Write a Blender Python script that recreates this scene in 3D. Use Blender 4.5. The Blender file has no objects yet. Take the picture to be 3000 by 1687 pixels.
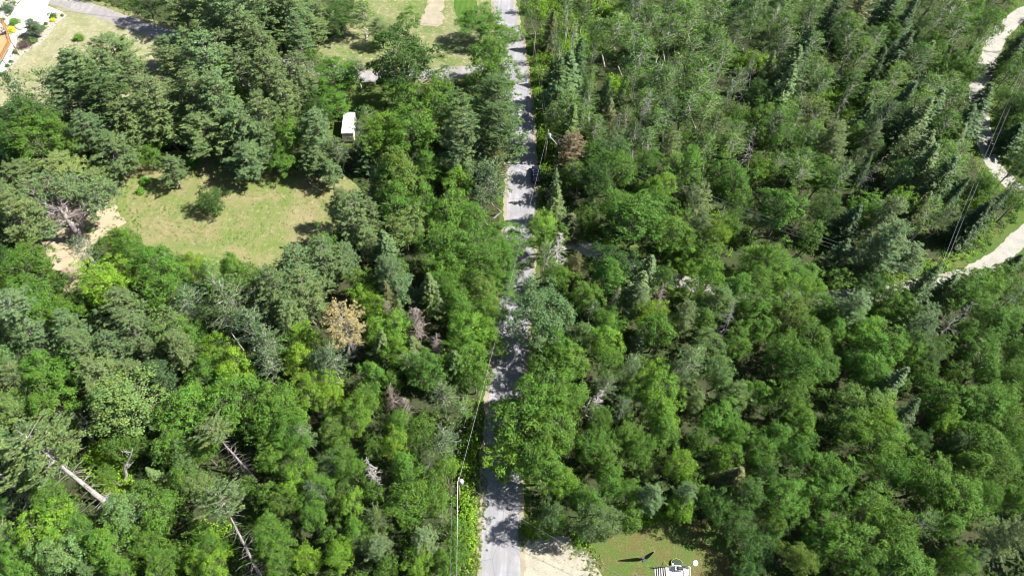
import bpy, bmesh, math, random
import numpy as np
from mathutils import Vector, Matrix

random.seed(7)
rng = np.random.default_rng(7)
scene = bpy.context.scene
C = scene.collection

# ------------------------------------------------------------------ camera
# aerial survey camera: 105 m above the ground, 36 degrees off the vertical, rolled 5 degrees
PW, PH, FPX, CAMH = 3000, 1687, 2000.0, 105.0
_v = np.array([1370 - 1500, -(2300 - 843.5), -FPX]); _z = -_v / np.linalg.norm(_v)
_f = np.array([0, 0, -1.0]); _y = _f - _z * (_f @ _z); _y /= np.linalg.norm(_y); _x = np.cross(_y, _z)
RW = np.array([_x, _y, _z])
cam = bpy.data.cameras.new('camera'); cam.sensor_width = 36; cam.lens = 36 * FPX / PW
cam.clip_start = 1; cam.clip_end = 6000
camo = bpy.data.objects.new('camera', cam); C.objects.link(camo)
camo.matrix_world = Matrix.Translation((0, 0, CAMH)) @ Matrix(RW.tolist()).to_4x4()
scene.camera = camo
# ------------------------------------------------------------------ light
SUN_EL, SUN_AZ = math.radians(49), math.radians(5)        # azimuth measured from +x towards +y
world = bpy.data.worlds.new('World'); scene.world = world; world.use_nodes = True
wn = world.node_tree; wn.nodes.clear()
wo = wn.nodes.new('ShaderNodeOutputWorld'); wb = wn.nodes.new('ShaderNodeBackground'); sky = wn.nodes.new('ShaderNodeTexSky')
sky.sky_type = 'NISHITA'; sky.sun_disc = False; sky.sun_elevation = SUN_EL
sky.sun_rotation = math.radians(90) - SUN_AZ
wb.inputs['Strength'].default_value = 0.05
wn.links.new(sky.outputs[0], wb.inputs[0]); wn.links.new(wb.outputs[0], wo.inputs[0])
sun = bpy.data.lights.new('sun', 'SUN'); sun.energy = 5.0; sun.angle = math.radians(0.53); sun.color = (1, 0.965, 0.90)
suno = bpy.data.objects.new('sun', sun); C.objects.link(suno)
_d = Vector((math.cos(SUN_EL) * math.cos(SUN_AZ), math.cos(SUN_EL) * math.sin(SUN_AZ), math.sin(SUN_EL)))
suno.rotation_euler = _d.to_track_quat('Z', 'Y').to_euler(); suno.location = _d * 200
scene.view_settings.view_transform = 'Standard'; scene.view_settings.look = 'None'
scene.view_settings.gamma = 1; scene.view_settings.exposure = 1.45; scene.view_settings.use_curve_mapping = False
scene.render.engine = 'CYCLES'; scene.cycles.filter_width = 1.0
scene.cycles.max_bounces = 6; scene.cycles.diffuse_bounces = 3; scene.cycles.glossy_bounces = 2; scene.cycles.transmission_bounces = 3
scene.cycles.transparent_max_bounces = 4

# ------------------------------------------------------------------ helpers
def G(px, py, z=0.0):
    """point at height z seen at pixel (px, py) of the 3000x1687 photograph"""
    r = RW @ np.array([px - 1500, -(py - 843.5), -FPX]); t = (CAMH - z) / -r[2]
    return np.array([r[0] * t, r[1] * t, z])
def proj(p):
    q = RW.T @ (np.array(p, float) - np.array([0, 0, CAMH]))
    return 1500 + FPX * q[0] / -q[2], 843.5 - FPX * q[1] / -q[2], -q[2]
def tag(o, label=None, cat=None, group=None, kind=None):
    if label: o['label'] = label
    if cat: o['category'] = cat
    if group: o['group'] = group
    if kind: o['kind'] = kind
    return o
def empty(name, loc=(0, 0, 0), rz=0.0):
    o = bpy.data.objects.new(name, None); C.objects.link(o); o.location = loc; o.rotation_euler = (0, 0, rz)
    o.empty_display_size = .3
    return o
def child(name, mesh, parent, loc=(0, 0, 0), rot=(0, 0, 0), scale=(1, 1, 1)):
    o = bpy.data.objects.new(name, mesh); C.objects.link(o); o.parent = parent
    o.location = loc; o.rotation_euler = rot; o.scale = scale
    return o
def np_mesh(name, V, F, mats, fm=None, smooth=False):
    """V (n,3), F (m,4) quads (or (m,3))"""
    me = bpy.data.meshes.new(name); V = np.asarray(V, np.float32); F = np.asarray(F, np.int32); k = F.shape[1]
    me.vertices.add(len(V)); me.vertices.foreach_set('co', V.ravel())
    me.loops.add(F.size); me.loops.foreach_set('vertex_index', F.ravel())
    me.polygons.add(len(F)); me.polygons.foreach_set('loop_start', np.arange(0, F.size, k, dtype=np.int32))
    if fm is not None: me.polygons.foreach_set('material_index', np.asarray(fm, np.int32))
    me.polygons.foreach_set('use_smooth', np.full(len(F), smooth))
    for m in (mats if isinstance(mats, (list, tuple)) else [mats]): me.materials.append(m)
    me.update(calc_edges=True)
    return me
class MB:
    def __init__(s): s.v = []; s.f = []; s.m = []
    def add(s, vs, fs, m=0):
        b = len(s.v); s.v += [tuple(v) for v in vs]; s.f += [tuple(i + b for i in f) for f in fs]; s.m += [m] * len(fs); return s
    def box(s, c, d, rz=0.0, m=0, taper=1.0):
        x, y, z = [q / 2 for q in d]; vs = []
        for k, (a, b, e) in enumerate([(-1, -1, -1), (1, -1, -1), (1, 1, -1), (-1, 1, -1), (-1, -1, 1), (1, -1, 1), (1, 1, 1), (-1, 1, 1)]):
            t = taper if e > 0 else 1
            px, py = a * x * t, b * y * t
            vs.append((c[0] + px * math.cos(rz) - py * math.sin(rz), c[1] + px * math.sin(rz) + py * math.cos(rz), c[2] + e * z))
        return s.add(vs, [(0, 3, 2, 1), (4, 5, 6, 7), (0, 1, 5, 4), (1, 2, 6, 5), (2, 3, 7, 6), (3, 0, 4, 7)], m)
    def tube(s, pts, rad, n=6, m=0, cap=True):
        pts = [Vector(p) for p in pts]; rings = []
        if not isinstance(rad, (list, tuple)): rad = [rad] * len(pts)
        base = len(s.v); vs = []; fs = []
        for i, p in enumerate(pts):
            t = (pts[min(i + 1, len(pts) - 1)] - pts[max(i - 1, 0)])
            t = t.normalized() if t.length > 1e-9 else Vector((0, 0, 1))
            a = t.cross(Vector((0, 0, 1))) if abs(t.z) < .95 else t.cross(Vector((1, 0, 0)))
            a.normalize(); b = t.cross(a)
            for k in range(n):
                q = 2 * math.pi * k / n; vs.append(p + (a * math.cos(q) + b * math.sin(q)) * rad[i])
        for i in range(len(pts) - 1):
            for k in range(n):
                k2 = (k + 1) % n; fs.append((i * n + k, (i + 1) * n + k, (i + 1) * n + k2, i * n + k2))
        if cap: fs.append(tuple(range(n))); fs.append(tuple((len(pts) - 1) * n + k for k in reversed(range(n))))
        return s.add(vs, fs, m)
    def mesh(s, name, mats, smooth=False):
        me = bpy.data.meshes.new(name); me.from_pydata(s.v, [], s.f)
        for m in (mats if isinstance(mats, (list, tuple)) else [mats]): me.materials.append(m)
        me.polygons.foreach_set('material_index', s.m)
        if smooth: me.polygons.foreach_set('use_smooth', [True] * len(s.f))
        me.update(); return me
    def obj(s, name, mats, parent=None, smooth=False, loc=(0, 0, 0)):
        o = bpy.data.objects.new(name, s.mesh(name, mats, smooth)); C.objects.link(o); o.parent = parent; o.location = loc; return o

# ------------------------------------------------------------------ materials
def newmat(name):
    m = bpy.data.materials.new(name); m.use_nodes = True; nt = m.node_tree; nt.nodes.clear()
    out = nt.nodes.new('ShaderNodeOutputMaterial'); return m, nt, out
def N(nt, typ, **kw):
    n = nt.nodes.new(typ)
    for k, v in kw.items():
        if k in ('data_type', 'blend_type', 'operation', 'noise_dimensions', 'wave_type', 'bands_direction', 'feature'): setattr(n, k, v)
        else: n.inputs[k.replace('_', ' ')].default_value = v
    return n
def mixc(nt, fac, a, b, blend='MIX'):
    n = nt.nodes.new('ShaderNodeMix'); n.data_type = 'RGBA'; n.blend_type = blend
    for s, v in ((n.inputs[0], fac), (n.inputs[6], a), (n.inputs[7], b)):
        if isinstance(v, bpy.types.NodeSocket): nt.links.new(v, s)
        elif isinstance(v, (tuple, list)): s.default_value = (*v[:3], 1)
        else: s.default_value = v
    return n.outputs[2]
def ramp(nt, src, stops):
    r = nt.nodes.new('ShaderNodeValToRGB'); nt.links.new(src, r.inputs[0])
    while len(r.color_ramp.elements) < len(stops): r.color_ramp.elements.new(.5)
    for e, (p, c) in zip(r.color_ramp.elements, stops):
        e.position = p; e.color = (c, c, c, 1) if not isinstance(c, (tuple, list)) else (*c[:3], 1)
    return r.outputs[0]
def noise(nt, vec, scale, detail=4, rough=.6, dist=0):
    n = N(nt, 'ShaderNodeTexNoise'); n.inputs['Scale'].default_value = scale; n.inputs['Detail'].default_value = detail
    n.inputs['Roughness'].default_value = rough; n.inputs['Distortion'].default_value = dist
    if vec is not None: nt.links.new(vec, n.inputs['Vector'])
    return n.outputs[0]
def coords(nt, obj=False):
    if obj: return N(nt, 'ShaderNodeTexCoord').outputs['Object']
    return N(nt, 'ShaderNodeNewGeometry').outputs['Position']
def bsdf(nt, out, col, rough=.8, metal=0.0, bump=None, bstr=.4, bdist=.05, spec=.5):
    b = N(nt, 'ShaderNodeBsdfPrincipled'); b.inputs['Roughness'].default_value = rough; b.inputs['Metallic'].default_value = metal
    b.inputs['Specular IOR Level'].default_value = spec
    if isinstance(col, bpy.types.NodeSocket): nt.links.new(col, b.inputs['Base Color'])
    else: b.inputs['Base Color'].default_value = (*col, 1)
    if bump is not None:
        bm = N(nt, 'ShaderNodeBump'); bm.inputs['Strength'].default_value = bstr; bm.inputs['Distance'].default_value = bdist
        nt.links.new(bump, bm.inputs['Height']); nt.links.new(bm.outputs[0], b.inputs['Normal'])
    nt.links.new(b.outputs[0], out.inputs[0]); return b
def simple(name, col, rough=.7, metal=0.0, var=.25, scale=3.0, spec=.5, obj=True):
    m, nt, out = newmat(name); v = coords(nt, obj)
    n = noise(nt, v, scale, 5)
    c = mixc(nt, ramp(nt, n, [(.3, 0), (.7, 1)]), [x * (1 - var) for x in col], [min(1, x * (1 + var)) for x in col])
    bsdf(nt, out, c, rough, metal, n, .25, .02, spec); return m
def leaf_mat(name, rough=.6, trans=.30, spec=.22, var=.38, twoface=0.0):
    """foliage: colour comes from the object, with a small change from leaf to leaf"""
    m, nt, out = newmat(name)
    oi = N(nt, 'ShaderNodeObjectInfo'); ge = N(nt, 'ShaderNodeNewGeometry')
    rnd = ge.outputs['Random Per Island']
    dark = mixc(nt, 1.0, oi.outputs['Color'], (1 - var, 1 - var * .95, 1 - var * .6), 'MULTIPLY')
    lite = mixc(nt, 1.0, oi.outputs['Color'], (1 + var * 1.25, 1 + var, 1 + var * .5), 'MULTIPLY')
    c = mixc(nt, rnd, dark, lite)
    tc = N(nt, 'ShaderNodeTexCoord').outputs['Object']
    n = noise(nt, tc, .55, 3)
    c = mixc(nt, ramp(nt, n, [(.35, 0), (.65, 1)]), mixc(nt, 1.0, c, (1.08, 1.0, .82), 'MULTIPLY'), mixc(nt, 1.0, c, (.9, 1.0, 1.12), 'MULTIPLY'))
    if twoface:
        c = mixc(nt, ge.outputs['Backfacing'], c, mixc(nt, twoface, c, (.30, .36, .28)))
    b = N(nt, 'ShaderNodeBsdfPrincipled'); b.inputs['Roughness'].default_value = rough; b.inputs['Specular IOR Level'].default_value = spec
    nt.links.new(c, b.inputs['Base Color'])
    t = N(nt, 'ShaderNodeBsdfTranslucent'); nt.links.new(mixc(nt, 1.0, c, (1.1, 1.25, .5), 'MULTIPLY'), t.inputs['Color'])
    mx = N(nt, 'ShaderNodeMixShader'); mx.inputs[0].default_value = trans
    nt.links.new(b.outputs[0], mx.inputs[1]); nt.links.new(t.outputs[0], mx.inputs[2]); nt.links.new(mx.outputs[0], out.inputs[0])
    return m
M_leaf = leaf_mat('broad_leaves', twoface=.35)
M_needle = leaf_mat('needles', rough=.6, trans=.15, spec=.3, var=.3)
M_bark = simple('bark', (.135, .115, .10), .9, var=.35, scale=2.5)
M_barkpale = simple('pale_bark', (.33, .31, .28), .85, var=.35, scale=2.0)
M_dead = simple('dead_wood', (.27, .25, .235), .9, var=.35, scale=2.0)
M_deadbrown = simple('brown_dead_wood', (.185, .150, .130), .9, var=.3, scale=2.0)
M_oldbark = simple('plated_bark', (.20, .17, .165), .92, var=.55, scale=1.6)

# ground materials
def mat_floor():
    m, nt, out = newmat('forest_floor'); p = coords(nt)
    a = noise(nt, p, .12, 5); b = noise(nt, p, 1.4, 6, .7); c = noise(nt, p, 7, 3)
    col = mixc(nt, ramp(nt, a, [(.42, 0), (.6, 1)]), (.040, .034, .024), (.026, .042, .014))
    col = mixc(nt, ramp(nt, b, [(.5, 0), (.68, 1)]), col, (.075, .062, .042))
    col = mixc(nt, ramp(nt, c, [(.42, 0), (.66, .8)]), col, (.045, .080, .02))
    bsdf(nt, out, col, .95, bump=b, bstr=.8, bdist=.3, spec=.1); return m
def mat_grass(name, dry, green, sand=(.42, .36, .26), dryness=.5, sandy=.3, stripes=False, fine=4.0, big=.07):
    m, nt, out = newmat(name); p = coords(nt)
    a = noise(nt, p, big, 5, .65, .8); b = noise(nt, p, .35, 6, .72, .4); c = noise(nt, p, fine, 4, .8); e = noise(nt, p, .9, 6, .8)
    col = mixc(nt, ramp(nt, a, [(dryness - .14, 0), (dryness + .12, 1)]), dry, green)
    col = mixc(nt, ramp(nt, b, [(.40, 0), (.62, .75)]), col, mixc(nt, .55, col, green))
    # straw streaks
    mp = N(nt, 'ShaderNodeMapping'); mp.inputs['Rotation'].default_value = (0, 0, .5); mp.inputs['Scale'].default_value = (2.2, .35, 1); nt.links.new(p, mp.inputs[0])
    s = noise(nt, mp.outputs[0], .8, 5, .75, .5)
    col = mixc(nt, ramp(nt, s, [(.53, 0), (.70, .45)]), col, [x * 1.25 for x in dry])
    col = mixc(nt, ramp(nt, e, [(.60 - .1 * sandy, 0), (.72 - .1 * sandy, sandy)]), col, sand)
    if stripes:
        w = N(nt, 'ShaderNodeTexWave'); w.bands_direction = 'X'; w.inputs['Scale'].default_value = .22; w.inputs['Distortion'].default_value = 1.2; w.inputs['Detail'].default_value = 2
        nt.links.new(p, w.inputs['Vector'])
        col = mixc(nt, ramp(nt, w.outputs[1], [(.3, 0), (.7, .30)]), col, [x * .6 for x in green])
    col = mixc(nt, ramp(nt, c, [(.35, .65), (.6, 0)]), col, mixc(nt, 1.0, col, (.5, .56, .42), 'MULTIPLY'))
    col = mixc(nt, ramp(nt, c, [(.6, 0), (.74, .6)]), col, mixc(nt, 1.0, col, (1.4, 1.35, 1.25), 'MULTIPLY'))
    bsdf(nt, out, col, .95, bump=c, bstr=.9, bdist=.12, spec=.1); return m
def mat_sand(name, col0, speck=.25, ruts=False):
    m, nt, out = newmat(name); p = coords(nt)
    a = noise(nt, p, .4, 6, .7); c = noise(nt, p, 6, 4, .75)
    col = mixc(nt, ramp(nt, a, [(.35, 0), (.65, 1)]), [x * .80 for x in col0], [x * 1.08 for x in col0])
    col = mixc(nt, ramp(nt, c, [(.34, speck), (.5, 0)]), col, [x * .42 for x in col0])
    bsdf(nt, out, col, .95, bump=c, bstr=.6, bdist=.06, spec=.15); return m
def mat_asphalt(name, col0, sc=1.0):
    m, nt, out = newmat(name); p = coords(nt)
    mp = N(nt, 'ShaderNodeMapping'); mp.inputs['Scale'].default_value = (1.6, .12, 1); nt.links.new(p, mp.inputs[0])
    a = noise(nt, mp.outputs[0], .55, 5, .65); b = noise(nt, p, .18, 4); c = noise(nt, p, 9, 3, .7)
    col = mixc(nt, ramp(nt, a, [(.35, 0), (.65, 1)]), [x * .74 for x in col0], [x * 1.14 for x in col0])
    col = mixc(nt, ramp(nt, b, [(.4, 0), (.55, .7)]), col, [x * .74 for x in col0])
    col = mixc(nt, ramp(nt, c, [(.36, .35), (.5, 0)]), col, [x * .55 for x in col0])
    v = N(nt, 'ShaderNodeTexVoronoi'); v.feature = 'DISTANCE_TO_EDGE'; v.inputs['Scale'].default_value = .22; nt.links.new(p, v.inputs['Vector'])
    col = mixc(nt, ramp(nt, v.outputs[0], [(.0, .7), (.014, 0)]), col, [x * .45 for x in col0])
    bsdf(nt, out, col, .9, bump=c, bstr=.3, bdist=.02, spec=.25); return m
M_floor = mat_floor()
M_field = mat_grass('field_grass', (.255, .205, .120), (.120, .170, .042), dryness=.50, sandy=.5, big=.11)
M_drylawn = mat_grass('dry_lawn', (.30, .275, .18), (.17, .19, .085), sand=(.42, .38, .29), dryness=.58, sandy=.7, big=.13)
M_lawn = mat_grass('mown_lawn', (.235, .215, .125), (.105, .15, .04), dryness=.50, sandy=.7, big=.12)
M_strip = mat_grass('lush_lawn', (.12, .17, .04), (.065, .13, .022), dryness=.4, sandy=.1, stripes=True)
M_backlawn = mat_grass('back_lawn', (.125, .098, .042), (.072, .128, .028), sand=(.17, .14, .08), dryness=.52, sandy=.7, big=.2)
M_verge = mat_grass('verge_grass', (.13, .13, .05), (.06, .11, .02), dryness=.45, sandy=.2)
M_sandlot = mat_sand('pale_sand', (.32, .295, .235), .75)
M_yellowsand = mat_sand('yellow_sand', (.345, .285, .195), .5)
M_dirt = mat_sand('dirt_road_sand', (.305, .29, .255), .75)
M_shoulder = mat_sand('shoulder_gravel', (.27, .235, .17), .6)
M_asphalt = mat_asphalt('asphalt', (.265, .26, .275))
M_drive = mat_asphalt('worn_driveway', (.265, .25, .245))
M_conc = mat_sand('pale_concrete', (.70, .69, .70), .12)

# ------------------------------------------------------------------ ground sheets
def wobble(poly, step=.7, amp=.35, seed=0):
    r = random.Random(seed); out = []; n = len(poly); acc = 0
    ph = [r.uniform(0, 6.28) for _ in range(6)]
    for i in range(n):
        a = np.array(poly[i][:2]); b = np.array(poly[(i + 1) % n][:2]); L = np.linalg.norm(b - a); k = max(1, int(L / step))
        nn = np.array([b[1] - a[1], a[0] - b[0]]) / max(L, 1e-6)
        for j in range(k):
            t = j / k; q = a + (b - a) * t; acc += L / k
            d = amp * (.5 * math.sin(acc * .55 + ph[0]) + .35 * math.sin(acc * 1.31 + ph[1]) + .3 * math.sin(acc * 2.9 + ph[2]) + r.uniform(-.45, .45))
            if amp > 0: q = q + nn * d
            out.append(q)
    return out
def sheet(name, poly, z, mat, label=None, step=.7, amp=.35, seed=0):
    pts = wobble(poly, step, amp, seed); bm = bmesh.new()
    vs = [bm.verts.new((p[0], p[1], z)) for p in pts]; f = bm.faces.new(vs)
    bmesh.ops.triangulate(bm, faces=[f]); bm.normal_update()
    if sum(q.normal.z * q.calc_area() for q in bm.faces) < 0: bmesh.ops.reverse_faces(bm, faces=bm.faces[:])
    me = bpy.data.meshes.new(name); bm.to_mesh(me); bm.free(); me.materials.append(mat)
    o = bpy.data.objects.new(name, me); C.objects.link(o); o['kind'] = 'structure'
    if label: o['label'] = label
    return o
def GP(pts): return [G(x, y)[:2] for x, y in pts]
def smoothline(pts, per=6):
    P = [np.array(p[:2], float) for p in pts]; P = [2 * P[0] - P[1]] + P + [2 * P[-1] - P[-2]]; out = []
    for i in range(1, len(P) - 2):
        for j in range(per):
            t = j / per; a, b, c, d = P[i - 1], P[i], P[i + 1], P[i + 2]
            out.append(.5 * ((2 * b) + (-a + c) * t + (2 * a - 5 * b + 4 * c - d) * t * t + (-a + 3 * b - 3 * c + d) * t ** 3))
    out.append(P[-2]); return out
def ribbon(line, w):
    L = []; R = []
    for i, p in enumerate(line):
        t = line[min(i + 1, len(line) - 1)] - line[max(i - 1, 0)]; t = t / np.linalg.norm(t); n = np.array([-t[1], t[0]])
        ww = w(i / (len(line) - 1)) if callable(w) else w
        L.append(p + n * ww / 2); R.append(p - n * ww / 2)
    return L + R[::-1]
road_px = [(1475, 0), (1487, 77), (1500, 135), (1510, 212), (1522, 340), (1526, 420), (1527, 483), (1527, 560), (1524, 657), (1520, 760), (1513, 850), (1503, 940), (1494, 1020), (1486, 1120), (1478, 1250), (1471, 1400), (1469, 1502), (1467, 1600), (1467, 1687)]
road_c = smoothline([G(1440, -210)[:2], G(1462, -80)[:2]] + GP(road_px) + [G(1467, 1900)[:2], G(1467, 2300)[:2]])
drive_px = [(-260, -130), (-60, -70), (70, -35), (190, 8), (290, 35), (367, 64), (456, 92), (540, 118), (660, 150), (800, 182), (950, 205), (1075, 224), (1200, 222), (1350, 212), (1430, 206), (1500, 200)]
drive_c = smoothline(GP(drive_px), 5)
dirt_a = [(3200, -60), (3060, 5), (2985, 48), (2932, 97), (2903, 155), (2878, 224), (2864, 278), (2872, 348), (2886, 406), (2912, 483), (2965, 540), (3030, 590), (3045, 640), (2990, 695), (2940, 745), (2868, 790), (2772, 822), (2675, 842), (2598, 856), (2482, 868), (2380, 872), (2250, 862), (2130, 848), (2000, 826), (1886, 786), (1751, 742), (1640, 690), (1535, 640)]
dirt_c = smoothline(GP(dirt_a), 5)
gs = 1500
me = bpy.data.meshes.new('ground'); me.from_pydata([(-gs, -gs, 0), (gs, -gs, 0), (gs, gs, 0), (-gs, gs, 0)], [], [(0, 1, 2, 3)]); me.materials.append(M_floor)
go = bpy.data.objects.new('ground', me); C.objects.link(go); tag(go, 'dark leaf litter and soil of the forest floor', kind='structure')
P_field = GP([(240, 700), (190, 620), (120, 590), (150, 520), (330, 470), (420, 455), (520, 440), (640, 452), (760, 475), (900, 500), (1010, 510), (1060, 560), (1010, 640), (960, 700), (880, 760), (740, 800), (620, 810), (500, 760), (420, 720), (330, 690)])
P_sandL = GP([(60, 560), (140, 520), (260, 540), (330, 590), (360, 650), (310, 700), (250, 740), (240, 800), (260, 860), (200, 850), (150, 770), (110, 720), (70, 690), (80, 640)])
P_fieldtop = GP([(440, 520), (470, 440), (540, 440), (600, 520), (520, 560)])
P_dry = GP([(-30, 300), (0, 215), (40, 190), (70, 150), (110, 110), (140, 80), (160, 45), (170, 14), (200, 22), (290, 46), (367, 76), (456, 104), (540, 130), (640, 190), (560, 300), (420, 330), (300, 340), (160, 330), (60, 340)])
P_lawn = GP([(1010, 90), (1060, -60), (1180, -110), (1400, -110), (1440, -20), (1455, 60), (1470, 130), (1478, 190), (1400, 203), (1200, 213), (1080, 212), (950, 195), (860, 178), (930, 130)])
P_lawn2 = GP([(960, 215), (1080, 235), (1180, 245), (1130, 300), (1100, 380), (1010, 440), (960, 430), (950, 330), (985, 290)])
P_lot = GP([(1524, 1545), (1560, 1560), (1600, 1568), (1660, 1572), (1700, 1590), (1735, 1625), (1760, 1687), (1770, 1760), (1600, 1800), (1523, 1800)])
P_back = GP([(1690, 1610), (1760, 1575), (1850, 1550), (1930, 1520), (2060, 1520), (2160, 1590), (2220, 1687), (2260, 1800), (1740, 1800), (1745, 1690), (1725, 1640)])
P_border = GP([(-10, 240), (8, 213), (32, 193), (45, 150), (50, 110), (85, 88), (100, 78), (116, 82), (145, 60), (150, 40), (185, 40), (196, 46), (184, 56), (166, 70), (150, 94), (130, 118), (105, 136), (84, 150), (62, 164), (48, 182), (34, 200), (10, 225)])
P_conc = GP([(-60, 140), (-40, 30), (0, 60), (25, 50), (40, 33), (62, 2), (80, -22), (150, -14), (140, 18), (185, 38), (150, 40), (145, 60), (116, 82), (100, 78), (85, 88), (50, 110), (45, 150), (32, 193), (8, 213), (-60, 260)])
sheet('dry_lawn', P_dry, .008, M_drylawn, 'sun bleached dry lawn beside the timber deck', seed=1)
sheet('meadow', P_field, .008, M_field, 'mottled green and straw coloured grass clearing', seed=2)
sheet('sandy_ground', P_sandL, .013, M_yellowsand, 'bare yellow sand under the gnarled old pine', amp=.8, seed=3)
sheet('lawn', P_lawn, .008, M_lawn, 'striped mown lawn at the top centre', seed=4)
sheet('shaded_lawn', P_lawn2, .008, M_verge, 'shaded rough grass behind the white trailer', seed=5)
sheet('back_lawn', P_back, .008, M_backlawn, 'green back lawn beside the sand parking lot', seed=6)
sheet('parking_lot', P_lot, .014, M_sandlot, 'pale sand parking lot beside the paved road', amp=.3, seed=7)
sheet('bare_patch', GP([(1225, 74), (1232, 55), (1248, 38), (1250, 10), (1262, -20), (1310, -20), (1300, 20), (1290, 35), (1305, 55), (1300, 70), (1280, 77), (1255, 74)]), .013, mat_sand('bare_soil', (.29, .255, .19), .8), 'bare soil patch in the mown lawn', amp=.5, seed=8)
sheet('mown_strip', GP([(1325, -40), (1400, -40), (1398, 30), (1380, 80), (1350, 100), (1342, 60), (1330, 20)]), .013, M_strip, 'lush dark green striped strip of the mown lawn', amp=.4, seed=31)
sheet('road_verge', ribbon(road_c, 9.2), .004, M_verge, 'grass verge along the paved road', amp=.5, seed=9)
sheet('road_shoulder', ribbon(road_c, lambda t: 7.2), .018, M_shoulder, 'sandy gravel shoulder of the paved road', step=.5, amp=.3, seed=10)
sheet('driveway', ribbon(drive_c, 4.3), .020, M_drive, 'worn grey driveway', amp=.18, seed=11)
sheet('dirt_verge', ribbon(dirt_c, 9.5), .005, M_verge, 'bright grass verge of the dirt road', amp=.8, seed=13)
sheet('dirt_road', ribbon(dirt_c, lambda t: 4.3 if t < .45 else 3.5), .015, M_dirt, 'pale sand road winding through the right of the wood', amp=.25, seed=12)
sheet('garden_border', P_border, .0165, mat_sand('border_mulch', (.33, .30, .24), .9), 'pale stony garden border between the concrete and the dry lawn', amp=.15, seed=33)
sheet('rock_garden', GP([(-60, -60), (50, -60), (66, -6), (56, 6), (36, 34), (10, 62), (-60, 90)]), .0175, mat_sand('stony_bed', (.38, .36, .32), .9), 'pale stony bed around the blue conifer', amp=.2, seed=34)
sheet('driveway_verge', ribbon(drive_c, 7.5), .0045, mat_grass('dry_verge', (.22, .20, .11), (.13, .16, .05), dryness=.52, sandy=.5), 'dry grass verge of the driveway', amp=.5, seed=35)
sheet('concrete_path', P_conc, .024, M_conc, 'glaring pale concrete yard and path beside the deck', step=1.5, amp=.08, seed=14)
sheet('road', ribbon(road_c, 5.75), .024, M_asphalt, 'grey paved road running through the wood', step=.8, amp=.06, seed=15)
for (poly, sd) in (([(2400, 250), (2560, 255), (2580, 300), (2500, 350), (2440, 340), (2380, 290)], 21), ([(1620, 90), (1740, 100), (1745, 160), (1640, 205), (1590, 150)], 22), ([(2010, 640), (2120, 650), (2150, 690), (2060, 710)], 23)):
    sheet('clearing_grass', GP(poly), .006, M_verge, 'sunlit grass gap among the right hand trees', seed=sd)

def pip(poly, X, Y):
    X = np.asarray(X); Y = np.asarray(Y); ins = np.zeros(X.shape, bool); n = len(poly)
    for i in range(n):
        x1, y1 = poly[i][:2]; x2, y2 = poly[(i + 1) % n][:2]
        c = ((y1 > Y) != (y2 > Y)); 
        with np.errstate(divide='ignore', invalid='ignore'):
            ins ^= c & (X < (x2 - x1) * (Y - y1) / (y2 - y1 + 1e-12) + x1)
    return ins
def dist_line(line, X, Y):
    L = np.array(line); X = np.asarray(X, float); Y = np.asarray(Y, float); best = np.full(X.shape, 1e9)
    for i in range(len(L) - 1):
        a = L[i]; b = L[i + 1]; ab = b - a; t = np.clip(((X - a[0]) * ab[0] + (Y - a[1]) * ab[1]) / max(ab @ ab, 1e-9), 0, 1)
        best = np.minimum(best, np.hypot(X - a[0] - t * ab[0], Y - a[1] - t * ab[1]))
    return best
OPEN = [P_dry, P_field, P_sandL, P_lawn, P_lawn2, P_lot, P_back, P_conc]
def is_open(X, Y, rm=4.2, dm=3.0):
    X = np.asarray(X, float); Y = np.asarray(Y, float); o = np.zeros(X.shape, bool)
    for p in OPEN: o |= pip(p, X, Y)
    return o | (dist_line(road_c, X, Y) < rm) | (dist_line(drive_c, X, Y) < dm) | (dist_line(dirt_c, X, Y) < dm)
# ------------------------------------------------------------------ foliage geometry
def unit(a): return a / np.maximum(np.linalg.norm(a, axis=-1, keepdims=True), 1e-9)
def sph(n, r): return unit(r.normal(size=(n, 3)))
def quads(P, Nn, L, Wd, r, T=None, fold=.22):
    """one folded leaf per point: P centre, Nn normal, L/Wd length and width"""
    n = len(P); Nn = unit(Nn)
    if T is None: T = r.normal(size=(n, 3))
    T = unit(T - Nn * np.sum(T * Nn, 1, keepdims=True)); B = np.cross(Nn, T)
    L = np.broadcast_to(np.asarray(L, float), (n,))[:, None] / 2; Wd = np.broadcast_to(np.asarray(Wd, float), (n,))[:, None] / 2
    V = np.stack([P - T * L, P - B * Wd - Nn * Wd * fold + T * L * .15, P + T * L, P + B * Wd - Nn * Wd * fold + T * L * .15], 1).reshape(-1, 3)
    return V, np.arange(4 * n).reshape(-1, 4)
def cat_mesh(name, parts, mat):
    V = np.concatenate([p[0] for p in parts]); off = 0; F = []
    for v, f in parts: F.append(f + off); off += len(v)
    return np_mesh(name, V, np.concatenate(F), mat)
def tufts(cent, out, r, k, rad, flat, L, Wd, up=.7, jit=.55):
    """k leaves spread around each centre in a flattened dome facing OUT"""
    n = len(cent); q = sph(n * k, r) * (r.random((n * k, 1)) ** .45) * np.repeat(np.broadcast_to(rad, (n,)), k)[:, None]
    q[:, 2] *= flat; c = np.repeat(cent, k, 0); o = np.repeat(out, k, 0)
    nn = unit(q + 1e-6) * .5 + o * .6 + np.array([0, 0, up]) + r.normal(size=(n * k, 3)) * jit
    s = r.uniform(.7, 1.25, n * k)
    return quads(c + q, nn, L * s, Wd * s, r)
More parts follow.
